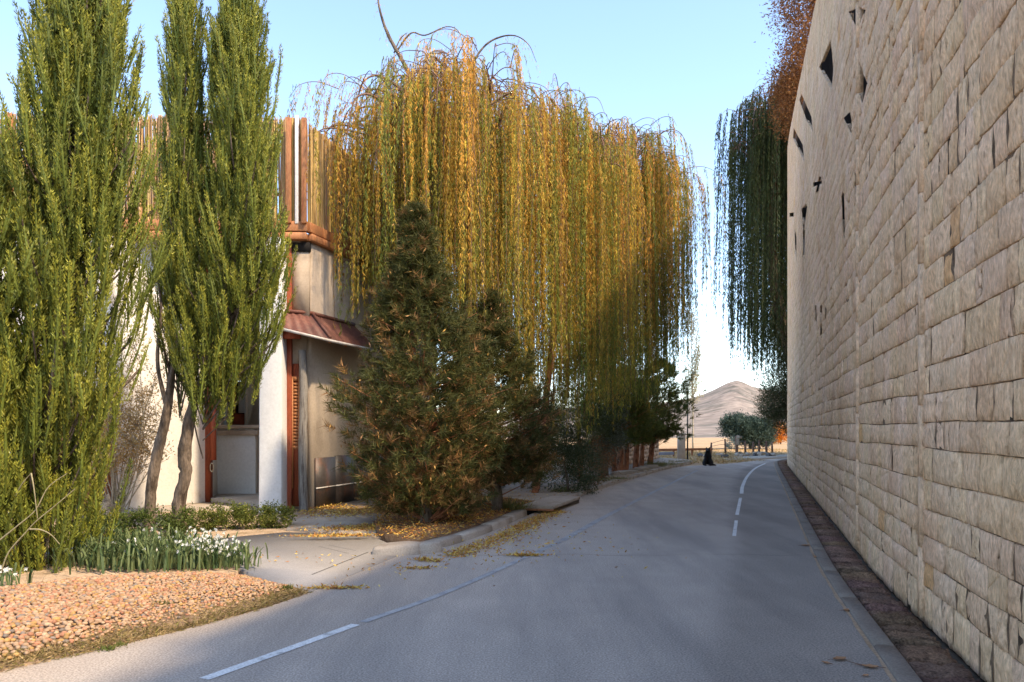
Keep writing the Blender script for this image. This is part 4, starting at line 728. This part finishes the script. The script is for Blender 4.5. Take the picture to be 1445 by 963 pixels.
cloud('shrub', 'small blue grey bush left of the round blue green tree', 'shrub', (16.9, 60, 0), [(16.9, 60, .5, .45, .4, .45)], 900, .12, .05, [(.10, .15, .15), (.20, .26, .25)], stems=[([(16.9, 60, 0), (16.9, 60, .4)], [.03, .02])])
cloud('autumn_bush', 'bright orange autumn bush in the sun beside the end of the stone wall', 'bush', (26.2, 76, .1), [(25.9, 76, 1.5, .8, .6, .7), (26.5, 76.2, 1.0, .8, .6, .7), (25.7, 76, .7, .6, .5, .6)], 5200, .13, .06, [(.60, .16, .015), (.75, .30, .03), (.70, .45, .05)], stems=[([(26.2, 76, -.05), (26.2, 76, .9)], [.07, .04])])
cloud('dark_pine', 'dark rounded pine crouching at the far end of the stone wall', 'tree', (17.2, 47.5, 0), [(16.5, 47, 3.7, 1.5, 1.6, 1.7), (17.6, 47.4, 3.0, 1.7, 1.5, 1.8), (15.9, 47.2, 3.0, 1.1, 1.2, 1.1), (17.2, 47.5, 5.0, 1.5, 1.4, 1.5), (16.4, 46.8, 2.2, 1.2, 1.2, .9)], 26000, .2, .035, [(.03, .042, .018), (.07, .08, .03), (.11, .085, .05)], stems=[([(17.4, 47.5, -.05), (17.35, 47.5, 1.2), (17.3, 47.4, 3)], [.3, .26, .16])], part='crown', clump=.2)
zt = itp([11.8, 12.4, 13.0, 14.0, 15.0, 17, 20], [12.0, 14.0, 18.6, 20.6, 22.8, 23.5, 22])
zbD = itp([11.5, 12.2, 13.0, 14.0, 15.0, 16, 18], [9.5, 7.5, 6.2, 4.8, 4.2, 4.0, 4])
DG = (np.array([.10, .12, .03]), np.array([.085, .095, .03]), np.array([.06, .08, .025]), np.array([.04, .06, .022]))
willow('tall dark green weeping tree standing beyond the end of the stone wall', (18.3, 48.6, 0), (16.4, 48.4), 3.1, 3.2, zt, lambda x, y: zbD(x), 54, 1300, [([(18.3, 48.6, -.05), (17.6, 48.6, 5), (16.3, 48.5, 11), (15.9, 48.4, 16)], [.5, .42, .32, .2])], lambda p: .3, 15, pal=DG, dl=.065, lw=(.22, .05), slen=(2, 8), fork=(15.9, 48.4, 15), drift=(-.15, 0))
cloud('rust_tree', 'rust brown dry leafed tree leaning out over the top of the stone wall', 'tree', (17.6, 41.5, 14.6), [(15.0, 41.0, 19.2, 1.3, 1.6, 2.2), (15.6, 41.2, 24.6, 1.9, 2.2, 3.2), (15.3, 41.2, 20.2, 1.5, 2, 2.8), (17.4, 42, 23.5, 2.2, 2.2, 4.2), (16.2, 41.3, 28, 2.4, 2.2, 3.2), (15.4, 41.0, 17.6, 1.0, 1.4, 1.4)], 50000, .16, .06, [(.13, .05, .018), (.29, .12, .035), (.38, .18, .055)], stems=[([(17.8, 42.2, 14), (17.4, 42, 17), (16.6, 41.6, 21), (16.2, 41.4, 26)], [.3, .25, .18, .08])], part='crown', clump=.22, shell=.3)
# --- bare poplar beyond the pavement
pop = thing('poplar_tree', 'slim pale nearly bare poplar rising beyond the row of small pines', 'tree', (13.0, 56, 0)); m = MB(); S = Leafset(); tp = np.array([12.85, 56, 11.2])
for q in range(46):
    z0 = R.uniform(2.5, 9.6); a = np.array([12.95, 56, z0]); th = R.uniform(0, 6.28); l = R.uniform(.5, .9)*(1.15-z0/14); e = a+np.array([math.cos(th)*l, math.sin(th)*l, R.uniform(1.2, 2.2)]); c = spline([a, (a+e)/2+[math.cos(th)*.15, math.sin(th)*.15, -.15], e], 4); m.tube(c, np.linspace(.02, .008, len(c)), 4, cap=False); n_ = 110; S.add(c[R.integers(2, len(c), n_)]+R.normal(0, .16, (n_, 3)), rdir(n_), .11, .05, lerp(np.array([.38, .34, .18]), np.array([.50, .44, .26]), R.random(n_)))
m.build('branches', M_ptwig, pop); S.build('crown', M_leaf, pop); trunk_part(pop, [([(13.0, 56, -.05), (12.95, 56, 5), tp], [.07, .05, .01])], M_ptwig)

# --- bare shrub against the white wall, pale stems over the cypress
bs = thing('bare_shrub', 'leafless twiggy tan shrub against the sunlit white wall by the plank gate', 'shrub', (-7.0, 13.9, 0)); m = MB(); S = Leafset()
for q in range(30):
    a = np.array([-7.05+R.normal(0, .06), 13.9+R.normal(0, .05), 0]); e = a+np.array([R.uniform(-.75, .95), R.normal(0, .25), R.uniform(1.5, 3.3)]); k1 = a+(e-a)*.5+R.normal(0, .12, 3); c = spline([a, k1, e], 6); m.tube(c, np.linspace(.016, .004, len(c)), 4, cap=False)
    for _ in range(7):
        k = R.integers(4, len(c)); e2 = c[k]+np.array([R.normal(0, .28), R.normal(0, .15), R.uniform(.05, .45)]); c2 = spline([c[k], (c[k]+e2)/2+R.normal(0, .04, 3), e2], 3); m.tube(c2, np.linspace(.006, .003, len(c2)), 3, cap=False)
        if e2[2] > 1.1: n_ = 44; S.add(c2[R.integers(len(c2), size=n_)]+R.normal(0, .06, (n_, 3)), rdir(n_), .045, .022, lerp(np.array([.60, .40, .16]), np.array([.42, .28, .10]), R.random(n_)))
m.build('branches', M_ptwig, bs); S.build('foliage', M_dry, bs)
st = thing('climbing_stem', 'pale bare forked stem climbing across the front of the largest cypress', 'stem', (-5.35, 7.95, .05)); m = MB(); Yq = 8.02
pq = lambda u, v, dy=0: P(u, v, Yq+dy)
for pts in ([pq(0, 812), pq(12, 780), pq(36, 752), pq(52, 735), pq(80, 712, .05), pq(106, 690, .1)], [pq(0, 762), pq(25, 742), pq(50, 720, .02), pq(68, 688, .06), pq(95, 668, .1)], [pq(44, 668, .04), pq(48, 690), pq(53, 732)], [pq(42, 747), pq(58, 748), pq(72, 755, .02), pq(84, 768, .06)], [pq(22, 700, .1), pq(32, 682, .05), pq(44, 668, .04)]): c = spline(pts, 6); m.tube(c, np.linspace(.009, .004, len(c)), 5, cap=False)
m.build('stem', M_stem2, st)
# dark weathered stump
bmx = bmesh.new(); bmesh.ops.create_icosphere(bmx, subdivisions=3, radius=.2)
for v in bmx.verts:
    x, y, z = v.co; k = 1+.12*math.sin(x*31+y*17)+.08*math.sin(z*41+x*23); tt = (z+.2)/.4; v.co = Vector((x*k*(1.35-.95*tt)+.05*tt, y*k*(1.2-.8*tt), (z+.2)*1.5*(1+.1*math.sin(x*40))))
me = bpy.data.meshes.new('stump'); bmx.to_mesh(me); bmx.free(); me.materials.append(M_rock); [setattr(p, 'use_smooth', True) for p in me.polygons]; so = bpy.data.objects.new('stump', me); C.objects.link(so); so.location = (-6.05, 11.55, .0); tag(so, 'dark grey weathered pointed stump behind the narcissus leaves', 'stump')
# narcissus clumps
def narcissus(x, y, nl, nf, h, lab):
    root = thing('narcissus_clump', lab, 'flowers', (x, y, 0), 'narcissus clumps along the gravel bed'); z0 = .03
    m = MB(); V = []; F = []; cs = []
    for q in range(nl):
        a = R.uniform(0, 6.28); b = np.array([x+R.normal(0, .17), y+R.normal(0, .16), z0]); l = h*R.uniform(.55, 1.15); o = np.array([math.cos(a), math.sin(a), 0]); lean_ = R.uniform(.05, .75); sd_ = np.array([-o[1], o[0], 0])*R.uniform(.007, .013); l *= .88; p = [b, b+o*lean_*l*.3+[0, 0, l*.6], b+o*lean_*l*.8+[0, 0, l*.95], b+o*lean_*l*1.15+[0, 0, l*(1.0-lean_*.3)]]; n0 = len(V)
        for k in range(4): w_ = [1, 1.1, .8, .15][k]; V += [p[k]-sd_*w_, p[k]+sd_*w_]
        F += [[n0+2*k, n0+2*k+1, n0+2*k+3, n0+2*k+2] for k in range(3)]; c = lerp(np.array([.045, .085, .028]), np.array([.21, .25, .10]), R.random()); cs += [c]*8
    mk('leaves', np.array(V), F, M_leaf, root, col=np.array(cs))
    if nf:
        S = Leafset(); hs = MB()
        for q in range(nf):
            c = np.array([x+R.normal(0, .13), y+R.normal(0, .10)-.02, z0+h*R.uniform(.55, .95)]); n_ = 7; a = np.arange(n_)*2*np.pi/n_; f = norm(np.array([R.normal(.1, .4), -1, R.normal(.3, .3)])); s1 = norm(np.cross(f, [0, 0, 1])); s2 = np.cross(f, s1); S.add(np.repeat(c[None], n_, 0), s1*np.cos(a)[:, None]+s2*np.sin(a)[:, None]+f*.25, .024, .017, np.array([.78, .77, .70])); hs.tube([np.array([c[0], c[1]+.02, z0]), c+[0, .01, -.01]], .003, 3, cap=False)
        stuff(S.build('petals', M_petal, root, jit=.05)); stuff(hs.build('flower_stems', mat_stem, root))
mat_stem = mat_noise('flower_stem', (.07, .13, .03), (.10, .17, .05), 9, .7, 40, .2, 0)
la = 'tuft of grey green narcissus leaves without flowers beside the big cypress'; lb = 'dense patch of white narcissus flowers at the driveway end of the gravel bed'; lc = 'green narcissus tuft with a few white flowers under the bare trunks'
for (u, v, nl, nf, h, lab) in [(118, 800, 60, 0, .34, la), (132, 790, 60, 0, .38, la), (140, 804, 60, 0, .34, la), (156, 797, 60, 0, .38, la), (168, 785, 60, 0, .40, la), (172, 806, 60, 2, .34, lc), (186, 800, 60, 2, .36, lc), (200, 806, 55, 4, .36, lc), (205, 790, 55, 6, .40, lc), (216, 802, 60, 4, .36, lc), (228, 795, 70, 0, .42, la), (240, 804, 70, 0, .38, la), (250, 796, 60, 3, .38, lc), (262, 803, 50, 14, .36, lb), (272, 793, 50, 22, .38, lb), (284, 803, 50, 26, .34, lb), (296, 796, 50, 26, .34, lb), (308, 803, 50, 22, .30, lb), (318, 797, 45, 14, .28, lb), (330, 803, 45, 8, .24, lb)]:
    g = G(u, v); narcissus(g[0], g[1], nl, nf, h, lab)
g = G(4, 832); narcissus(g[0], g[1], 25, 20, .2, 'small clump of white blossoms at the left edge in front of the cypress')

# ================================================================== gravel bed and loose leaves
gb = [(-3.98, 3.2), (-3.42, 5.0), (-2.98, 5.7), (-2.40, 6.64), (-2.02, 7.55), (-2.1, 7.75), (-2.9, 8.45), (-3.6, 8.5), (-4.5, 8.2), (-5.0, 7.7), (-6, 7.4), (-9, 7.2), (-9, 3.2)]
def inside(px, py, poly):
    r = np.zeros(px.shape, bool); n = len(poly)
    for k in range(n):
        (x1, y1), (x2, y2) = poly[k], poly[(k+1) % n]; c = (y1 > py) != (y2 > py); r ^= c & (px < (x2-x1)*(py-y1)/(y2-y1+1e-12)+x1)
    return r
def edist(px, py, poly):
    d = np.full(px.shape, 9.0); n = len(poly)
    for k in range(n):
        a = np.array(poly[k]); b = np.array(poly[(k+1) % n]); ab = b-a; t = np.clip(((px-a[0])*ab[0]+(py-a[1])*ab[1])/(ab@ab), 0, 1); d = np.minimum(d, np.hypot(px-a[0]-t*ab[0], py-a[1]-t*ab[1]))
    return d
bedz = lambda x, y: .01+.09*np.clip(edist(x, y, gb)/.55, 0, 1)**.8
xs = np.arange(-9, -1.95, .06); ys = np.arange(3.2, 9.7, .06); X, Y = np.meshgrid(xs, ys); Z = np.where(inside(X, Y, gb), bedz(X, Y)+.012*sinnoise(X*4, Y*4, 21, 3), -.12)
i = np.arange(X.size).reshape(X.shape); Fq = np.stack([i[:-1, :-1], i[:-1, 1:], i[1:, 1:], i[1:, :-1]], -1).reshape(-1, 4); ok = (Z.reshape(-1)[Fq] > -.1).sum(1) >= 1; struct(mk('gravel_bed', np.stack([X, Y, Z], -1).reshape(-1, 3), Fq[ok], M_bedsoil, smooth=True))
def ico(sub):
    b = bmesh.new(); bmesh.ops.create_icosphere(b, subdivisions=sub, radius=1); b.verts.ensure_lookup_table(); V = np.array([v.co[:] for v in b.verts]); F = np.array([[v.index for v in f.verts] for f in b.faces]); b.free(); return V, F
IV, IF = ico(2); IV1, IF1 = ico(1)
cand = np.stack([R.uniform(-6.6, -1.95, 70000), R.uniform(4.6, 8.6, 70000)], 1); cand = cand[inside(cand[:, 0], cand[:, 1], gb)]; ed = edist(cand[:, 0], cand[:, 1], gb); keep = (ed > .10+.22*R.random(len(cand))) & ((ed > .06) & (cand[:, 1] > 4.6)); cand = cand[keep & (cand[:, 0] > -.70*cand[:, 1])]
cell = {}; sel = []
for (x, y) in cand:
    r_ = .017+.008*((x*7.3+y*3.1) % 1)-.006*(x > -3.2); kx, ky = int(x/.035), int(y/.035); ok = True
    for a in (-1, 0, 1):
        for b in (-1, 0, 1):
            for (qx, qy, qr) in cell.get((kx+a, ky+b), ()):
                if (qx-x)**2+(qy-y)**2 < (.72*(qr+r_))**2: ok = False
    if ok: cell.setdefault((kx, ky), []).append((x, y, r_)); sel.append((x, y, r_))
sel = np.array(sel); n_ = len(sel); zz = bedz(sel[:, 0], sel[:, 1])
rot = R.uniform(0, 6.28, n_); sc = np.stack([R.uniform(.85, 1.3, n_), R.uniform(.7, 1.0, n_), R.uniform(.55, .85, n_)], 1)*sel[:, 2:3]
V = IV[None]*(1+.10*np.sin(IV[None, :, [1, 2, 0]]*4+R.uniform(0, 6, (n_, 1, 3))))*sc[:, None]; cx, sx = np.cos(rot)[:, None], np.sin(rot)[:, None]; V = np.stack([V[..., 0]*cx-V[..., 1]*sx, V[..., 0]*sx+V[..., 1]*cx, V[..., 2]], -1)+np.stack([sel[:, 0], sel[:, 1], zz+sel[:, 2]*.35+R.uniform(0, .012, n_)], 1)[:, None]
pc = lerp(np.array([.46, .30, .185]), np.array([.54, .39, .26]), R.random(n_)); pk = R.random(n_); pc[pk < .2] = [.50, .25, .15]; pc[(pk > .2) & (pk < .34)] = [.50, .31, .12]; pc[pk > .93] = [.27, .23, .20]; pc *= R.uniform(.62, 1.0, (n_, 1))*np.array([1, .93, .84])
stuff(mk('gravel', V.reshape(-1, 3), (IF[None]+np.arange(n_)[:, None, None]*len(IV)).reshape(-1, 3), M_peb, col=np.repeat(pc, len(IV), 0), smooth=True), 'bed of rounded tan and pink pebbles beside the road', 'gravel')
def blades(name, pts, h, w, cols, lab, n_per=1, lay=.5):
    S = Leafset(); n = len(pts); d = rdir(n, 0); d[:, 2] = np.abs(d[:, 2])*(1-lay)+.12*(1-lay)+.03; S.add(pts, norm(d), h*R.uniform(.5, 1.3, n), w, np.asarray(cols)[R.integers(len(cols), size=n)]); o = S.build(name, M_dry); return stuff(o, lab, 'grass')
# dry grass fringe between pebbles and road
cE = resample(spline([(-3.9, 3.6), (-3.42, 5.0), (-2.95, 5.68), (-2.37, 6.64), (-1.98, 7.6)], 10), 400); k = R.integers(400, size=11000); off = np.abs(R.normal(0, .15, 11000)); pts = np.c_[cE[k, 0]-off*.85+R.normal(0, .02, 11000), cE[k, 1]+off*.45+R.normal(0, .02, 11000), np.zeros(11000)]; pts[:, 2] = np.where(inside(pts[:, 0], pts[:, 1], gb), bedz(pts[:, 0], pts[:, 1]), .0)
blades('dry_grass', pts, .06, .006, [(.34, .24, .11), (.26, .18, .08), (.42, .30, .14), (.18, .13, .05), (.22, .19, .05)], 'strip of flattened dry grass along the pebbles and road edge', lay=.72)
def tuft(x, y, z, r, n, h, lab, cols=((.10, .13, .03), (.16, .18, .04), (.24, .21, .06))):
    S = Leafset(); p = np.c_[x+R.normal(0, r, n), y+R.normal(0, r*.7, n), np.full(n, z)]; d = rdir(n); d[:, 2] = np.abs(d[:, 2])+.5; S.add(p, d, h*R.uniform(.5, 1.2, n), .008+.002*h, np.array(cols)[R.integers(len(cols), size=n)]); o = S.build('grass_tuft', M_leaf, loc=(x, y, z)); return tag(o, lab, 'grass', 'small grass tufts along the road edges')
for (u, v, r, n, h, lab) in [(404, 838, .035, 90, .06, 'small dark green tuft near the tip of the gravel bed'), (153, 918, .03, 70, .05, 'green weed at the road edge below the pebbles'), (168, 912, .035, 60, .04, 'low dark weed lying beside the road edge weed'), (228, 870, .04, 60, .05, 'yellowish tuft among the pebbles in the middle of the gravel bed')]:
    g = G(u, v); zt_ = float(bedz(np.array([g[0]]), np.array([g[1]]))[0]) if inside(np.array([g[0]]), np.array([g[1]]), gb)[0] else 0.0; tuft(g[0], g[1], zt_, r, n, h, lab)
for (u, v, r, n, h, lab) in [(726, 728, .14, 420, .26, 'yellow green grass tuft beside the open drain'), (800, 700, .16, 300, .14, 'grass at the foot of the thin leaning trunk'), (822, 694, .22, 420, .12, 'grass patch along the kerb under the dark shrub'), (848, 684, .25, 420, .16, 'dry grass patch under the grey green shrub'), (876, 681, .2, 260, .10, 'green grass spilling over the kerb before the red trunks'), (930, 662, .3, 500, .3, 'dark green low bush at the foot of the rightmost red trunk'), (945, 659, .35, 320, .14, 'grass along the pavement edge past the red trunks'), (962, 655, .35, 300, .12, 'grass at the far end of the pavement near the pillar')]:
    g = G(u, v); tuft(g[0]-.1, g[1]+.05, .09 if v != 876 and v != 694 else .01, r, n, h, lab, ((.10, .13, .03), (.18, .18, .05), (.28, .22, .08)))
n = 26000; fx = R.uniform(7.5, 26, n); fy = R.uniform(36, 60, n)**1.0; okf = fy > 35.3+np.maximum(0, (fx-9.8))*1.02+.3; okf &= ~((fx > 11) & (fy < 43+(fx-12)*.72+2.2) & (fx > 12.6)); blades('field_grass', np.c_[fx, fy, np.full(n, -.03)][okf], .16, .03, [(.52, .35, .16), (.44, .29, .12), (.60, .42, .22), (.34, .25, .08)], 'dry stubble and grass at the near edge of the field', lay=.5)
# fallen leaves
LC = np.array([(.62, .42, .08), (.55, .30, .05), (.48, .22, .06), (.66, .50, .16), (.34, .17, .07)])
S = Leafset()
def litter(pts, z, cols=LC, l=.055, w=.017, pw=None):
    n = len(pts); d = rdir(n); d[:, 2] = np.abs(d[:, 2])*.35; S.add(np.c_[pts[:, :2], z+R.uniform(.003, .012, n)], d, l*R.uniform(.6, 1.2, n), w*R.uniform(.7, 1.2, n), cols[R.choice(len(cols), n, p=pw)])
def ell(c, a, b, n, ang=0): q = R.normal(0, .5, (n, 2))*[a, b]; ca, sa_ = math.cos(ang), math.sin(ang); return np.array(c)[:2]+np.c_[q[:, 0]*ca-q[:, 1]*sa_, q[:, 0]*sa_+q[:, 1]*ca]
kl = resample(spline([G(625, 786)[:2], G(665, 771)[:2], G(712, 753)[:2], G(752, 733)[:2], G(778, 722)[:2]], 8), 200)
k = R.integers(200, size=2600); litter(kl[k]+np.abs(R.normal(0, .15, (2600, 1)))*np.array([.93, -.33])+R.normal(0, .07, (2600, 2)), .004)
litter(ell(G(740, 785), .24, .045, 240), .004); litter(ell(G(605, 792), .20, .09, 170, -.5), .004); litter(ell(G(590, 803), .2, .05, 90), .004); litter(ell(G(470, 831), .28, .05, 170), .004); litter(ell(G(700, 775), 1.2, 1.2, 120), .004); litter(ell(G(560, 800), 1.1, .8, 80), .006); litter(ell(G(760, 760), 1.5, 2.2, 160), .004); litter(ell(G(420, 790), .9, .5, 30), .006)
for n_b, (ux_, vx_), a, b, ang in ((2600, (500, 722), 1.0, .9, .6), (1500, (520, 745), .8, .35, .3), (900, (440, 715), .6, .5, .4), (700, (478, 757), .7, .12, .1), (900, (560, 745), .5, .4, .5)):
    g = G(ux_, vx_, .05); q = ell(g, a, b, n_b, ang); litter(q, .052)
q = np.c_[R.uniform(-2.4, .6, 9000), R.uniform(10.3, 17.4, 9000)]; q = q[inside(q[:, 0], q[:, 1], bed)]; litter(q, .112, LC*np.array([.85, .75, .7]))
q = np.c_[R.uniform(-.5, 6, 2500), R.uniform(16, 33, 2500)]; q = q[inside(q[:, 0], q[:, 1], swalk)]; litter(q, .092)
stuff(S.build('leaf_litter', M_dry), 'scattered yellow and orange fallen willow leaves along the kerb and pavement', 'leaves')
# single big dry leaves on the right-hand lane
def bigleaf(u, v, L, rotz, lab, curl=.3, z=.006):
    g = G(u, v); t = np.linspace(0, 1, 7); V = []; F = []
    for k, tt in enumerate(t):
        w_ = .30*math.sin(math.pi*min(1, tt*.95+.04))**.7*(1+.25*math.sin(tt*16)); 
        for s_ in (-1, -.5, 0, .5, 1): V.append(((tt-.5), s_*w_, curl*(s_*s_*.28+(tt-.5)**2*.5)+.02*math.sin(9*tt+3*s_)))
    F = [[k*5+j, k*5+j+1, (k+1)*5+j+1, (k+1)*5+j] for k in range(6) for j in range(4)]; V = np.array(V)*L; ca, sa_ = math.cos(rotz), math.sin(rotz); V = np.c_[V[:, 0]*ca-V[:, 1]*sa_, V[:, 0]*sa_+V[:, 1]*ca, V[:, 2]-V[:, 2].min()]+[g[0], g[1], z]
    root = thing('dry_leaf', lab, 'leaf', (g[0], g[1], z), 'dry brown leaves on the right lane')
    mk('blade', V, F, M_dry, root, col=np.ones((35, 3))*np.array([.42, .23, .12])*random.uniform(.75, 1.15), smooth=True); e = V[2]; MB().tube([e, e+np.array([-ca, -sa_, .0])*L*.25+[0, 0, .004], e+np.array([-ca, -sa_, 0])*L*.45], [.0025, .002, .0015], 4).build('stalk', M_twig, root)
for (u, v, L, rz, lab) in [(1185, 932, .105, .3, 'largest curled dry brown leaf on the asphalt near the bottom kerb'), (1165, 937, .06, 2.2, 'small dry leaf left of the largest curled one'), (1228, 943, .10, -.3, 'torn dry leaf touching the kerb beside a thin twig'), (1198, 863, .10, .2, 'flat dry leaf halfway along the lane near the kerb'), (1212, 870, .06, 1.1, 'tiny dry leaf just right of the flat one'), (1178, 813, .09, .4, 'dry leaf lying on the kerb line in the middle distance'), (1137, 771, .12, .2, 'pale dry leaf at the left end of a crack'), (1151, 777, .09, 1.4, 'dry leaf standing on the kerb line'), (1152, 787, .09, .9, 'dry leaf just below the standing one'), (1222, 955, .05, .5, 'crumbled leaf scrap at the bottom by the kerb')]: bigleaf(u, v, L, rz, lab)
tw = thing('twig', 'thin dry twig on the asphalt beside the torn leaf', 'twig', G(1220, 940)); MB().tube([G(1195, 934)+[0, 0, .006], G(1212, 940)+[0, 0, .012], G(1250, 944)+[0, 0, .006]], [.002, .003, .002], 4).build('stem', M_twig, tw)
# drain slab with the dark opening and the cracked corner slabs
dr = thing('drain_cover', 'flat concrete slab bridging the open roadside drain', 'drain', (*G(768, 716)[:2], 0)); pA, pB = np.array([.36, 14.75]), np.array([1.05, 16.85])
MB().seg(pA+[.12, -.04], pB+[.12, -.04], .62, .085, .15).build('slab', M_tanconc, dr, bevel=.008); MB().seg(pA+[-.1, .03], pB+[-.1, .03], .1, -.04, .083).build('inner_side', M_dark, dr); MB().seg(pA+[.2, .45], pB+[.37, -.1], .06, -.04, .084).build('outer_side', M_conc, dr)
MB().seg(pA+[-.2, .03], pA+[.42, -.12], .05, .05, .086).build('wooden_edge', M_plank, dr)
for ang, (u, v), lab, sz in ((.3, (560, 772), 'broken concrete corner slab left of the crack at the driveway', .30), (-.2, (592, 770), 'broken concrete corner slab right of the crack at the kerb end', .26)):
    g = G(u, v, .08); n = 7; a = np.arange(n)*2*np.pi/n; rr = sz*R.uniform(.8, 1.15, n); V = []
    for z_, k_ in ((-.05, 1.1), (.085, 1.0), (.11, .9)): V += [(g[0]+rr[q]*k_*math.cos(a[q]+ang)*1.25, g[1]+rr[q]*k_*math.sin(a[q]+ang)*.8, z_+(.03*math.cos(a[q]) if z_ > 0 else 0)) for q in range(n)]
    o = mk('broken_slab', np.array(V), [[r_*n+q, r_*n+(q+1) % n, (r_+1)*n+(q+1) % n, (r_+1)*n+q] for r_ in range(2) for q in range(n)]+[list(range(2*n, 3*n))], M_tanconc, loc=(g[0], g[1], 0)); tag(o, lab, 'slab')
mk('joint_gap', *(lambda b: (np.concatenate(b.V), b.F))(MB().box((*(G(574, 777)[:2]-[.02, .02]), .0), (*(G(574, 777)[:2]+[.02, .18]), .07))), M_dark)['kind'] = 'structure'
for q, t in enumerate(np.linspace(.1, .9, 7)):
    c = resample(np.array([k[:2] for k in [G(868, 676), G(895, 670), G(925, 663)]]), 50)[int(t*49)]; o = MB().box((c[0]-.28, c[1]-.10, .05), (c[0]+.22, c[1]+.14, .17+random.uniform(0, .05))).build('edging_block', M_tanconc, loc=(c[0], c[1], .08), bevel=.02); o.rotation_euler.z = random.uniform(-.2, .5); tag(o, 'loose pale stone block edging the soil in front of the red trunks', 'block', 'loose edging blocks by the red trunks')
wp = thing('marker_post', 'short pale marker post at the kerb beside the grey green shrub', 'post', (*G(831, 683)[:2], 0)); g = G(831, 683)
MB().box((g[0]-.045, g[1]-.045, -.05), (g[0]+.045, g[1]+.045, .5)).build('shaft', M_col, wp, bevel=.008); MB().box((g[0]-.05, g[1]-.05, .502), (g[0]+.05, g[1]+.05, .53)).build('cap', M_conc, wp, bevel=.006)

# ================================================================== the sitting black dog
def dog():
    g = G(999, 657.5); x, y = g[0], g[1]; root = thing('dog', 'black shaggy dog sitting upright at the far bend of the road', 'dog', (x, y, 0))
    J = [((0, .16, .14), .15), ((0, .08, .30), .15), ((0, 0, .46), .135), ((0, -.03, .58), .10), ((0, -.05, .68), .085), ((0, -.12, .69), .062), ((0, -.20, .665), .035),   # rump, back, chest, neck, head, muzzle, nose
         ((-.09, -.05, .42), .075), ((-.10, -.10, .22), .05), ((-.10, -.11, .05), .038), ((-.10, -.17, .03), .034), ((.09, -.05, .42), .075), ((.09, -.09, .22), .05), ((.09, -.10, .05), .038), ((.09, -.16, .03), .034),
         ((-.15, .06, .16), .09), ((-.17, -.06, .10), .06), ((-.16, -.14, .035), .036), ((.15, .06, .16), .09), ((.17, -.06, .10), .06), ((.16, -.14, .035), .036), ((.10, .27, .05), .04), ((.24, .24, .035), .035), ((.33, .18, .03), .022),
         ((-.055, -.01, .75), .026), ((-.07, 0, .795), .010), ((.055, -.01, .75), .026), ((.07, 0, .795), .010)]
    E = [(0, 1), (1, 2), (2, 3), (3, 4), (4, 5), (5, 6), (2, 7), (7, 8), (8, 9), (9, 10), (2, 11), (11, 12), (12, 13), (13, 14), (0, 15), (15, 16), (16, 17), (0, 18), (18, 19), (19, 20), (0, 21), (21, 22), (22, 23), (4, 24), (24, 25), (4, 26), (26, 27)]
    me = bpy.data.meshes.new('body'); me.from_pydata([j[0] for j in J], E, []); o = bpy.data.objects.new('body', me); C.objects.link(o); o.parent = root; me.materials.append(M_fur)
    o.modifiers.new('skin', 'SKIN'); sv = me.skin_vertices[0].data
    for k, j in enumerate(J): sv[k].radius = (j[1], j[1]); sv[k].use_root = (k == 0)
    s = o.modifiers.new('sub', 'SUBSURF'); s.levels = 2; s.render_levels = 2; root.rotation_euler.z = -.25
    S = Leafset()
    for k, (p, r) in enumerate(J):
        n = 60 if r > .06 else 16; d = rdir(n); S.add(np.array(p)+d*r*.85, d*.35+np.array([0, .15, -.8]), .07 if r > .06 else .04, .014, np.array([.012, .010, .009]))
    V, F, c = leaves(np.concatenate(S.p), np.concatenate(S.d), np.concatenate(S.l), np.concatenate(S.w), np.concatenate(S.c)); f = mk('fur', V+wloc(root), F, M_dry, root, col=c)
    for sx in (-.035, .035): MB().box((sx-.008+x, -.125+y, .705), (sx+.008+x, -.118+y, .72)).build('eye', M_black, root)
    MB().tube([np.array([x, y-.225, .668]), np.array([x, y-.24, .667])], [.018, .012], 6).build('nose', M_black, root)
dog()
print('tris', sum(sum(len(p.vertices)-2 for p in o.data.polygons) for o in bpy.data.objects if o.type == 'MESH' and len(o.data.polygons) < 3000)+sum(len(o.data.polygons)*2 for o in bpy.data.objects if o.type == 'MESH' and len(o.data.polygons) >= 3000))
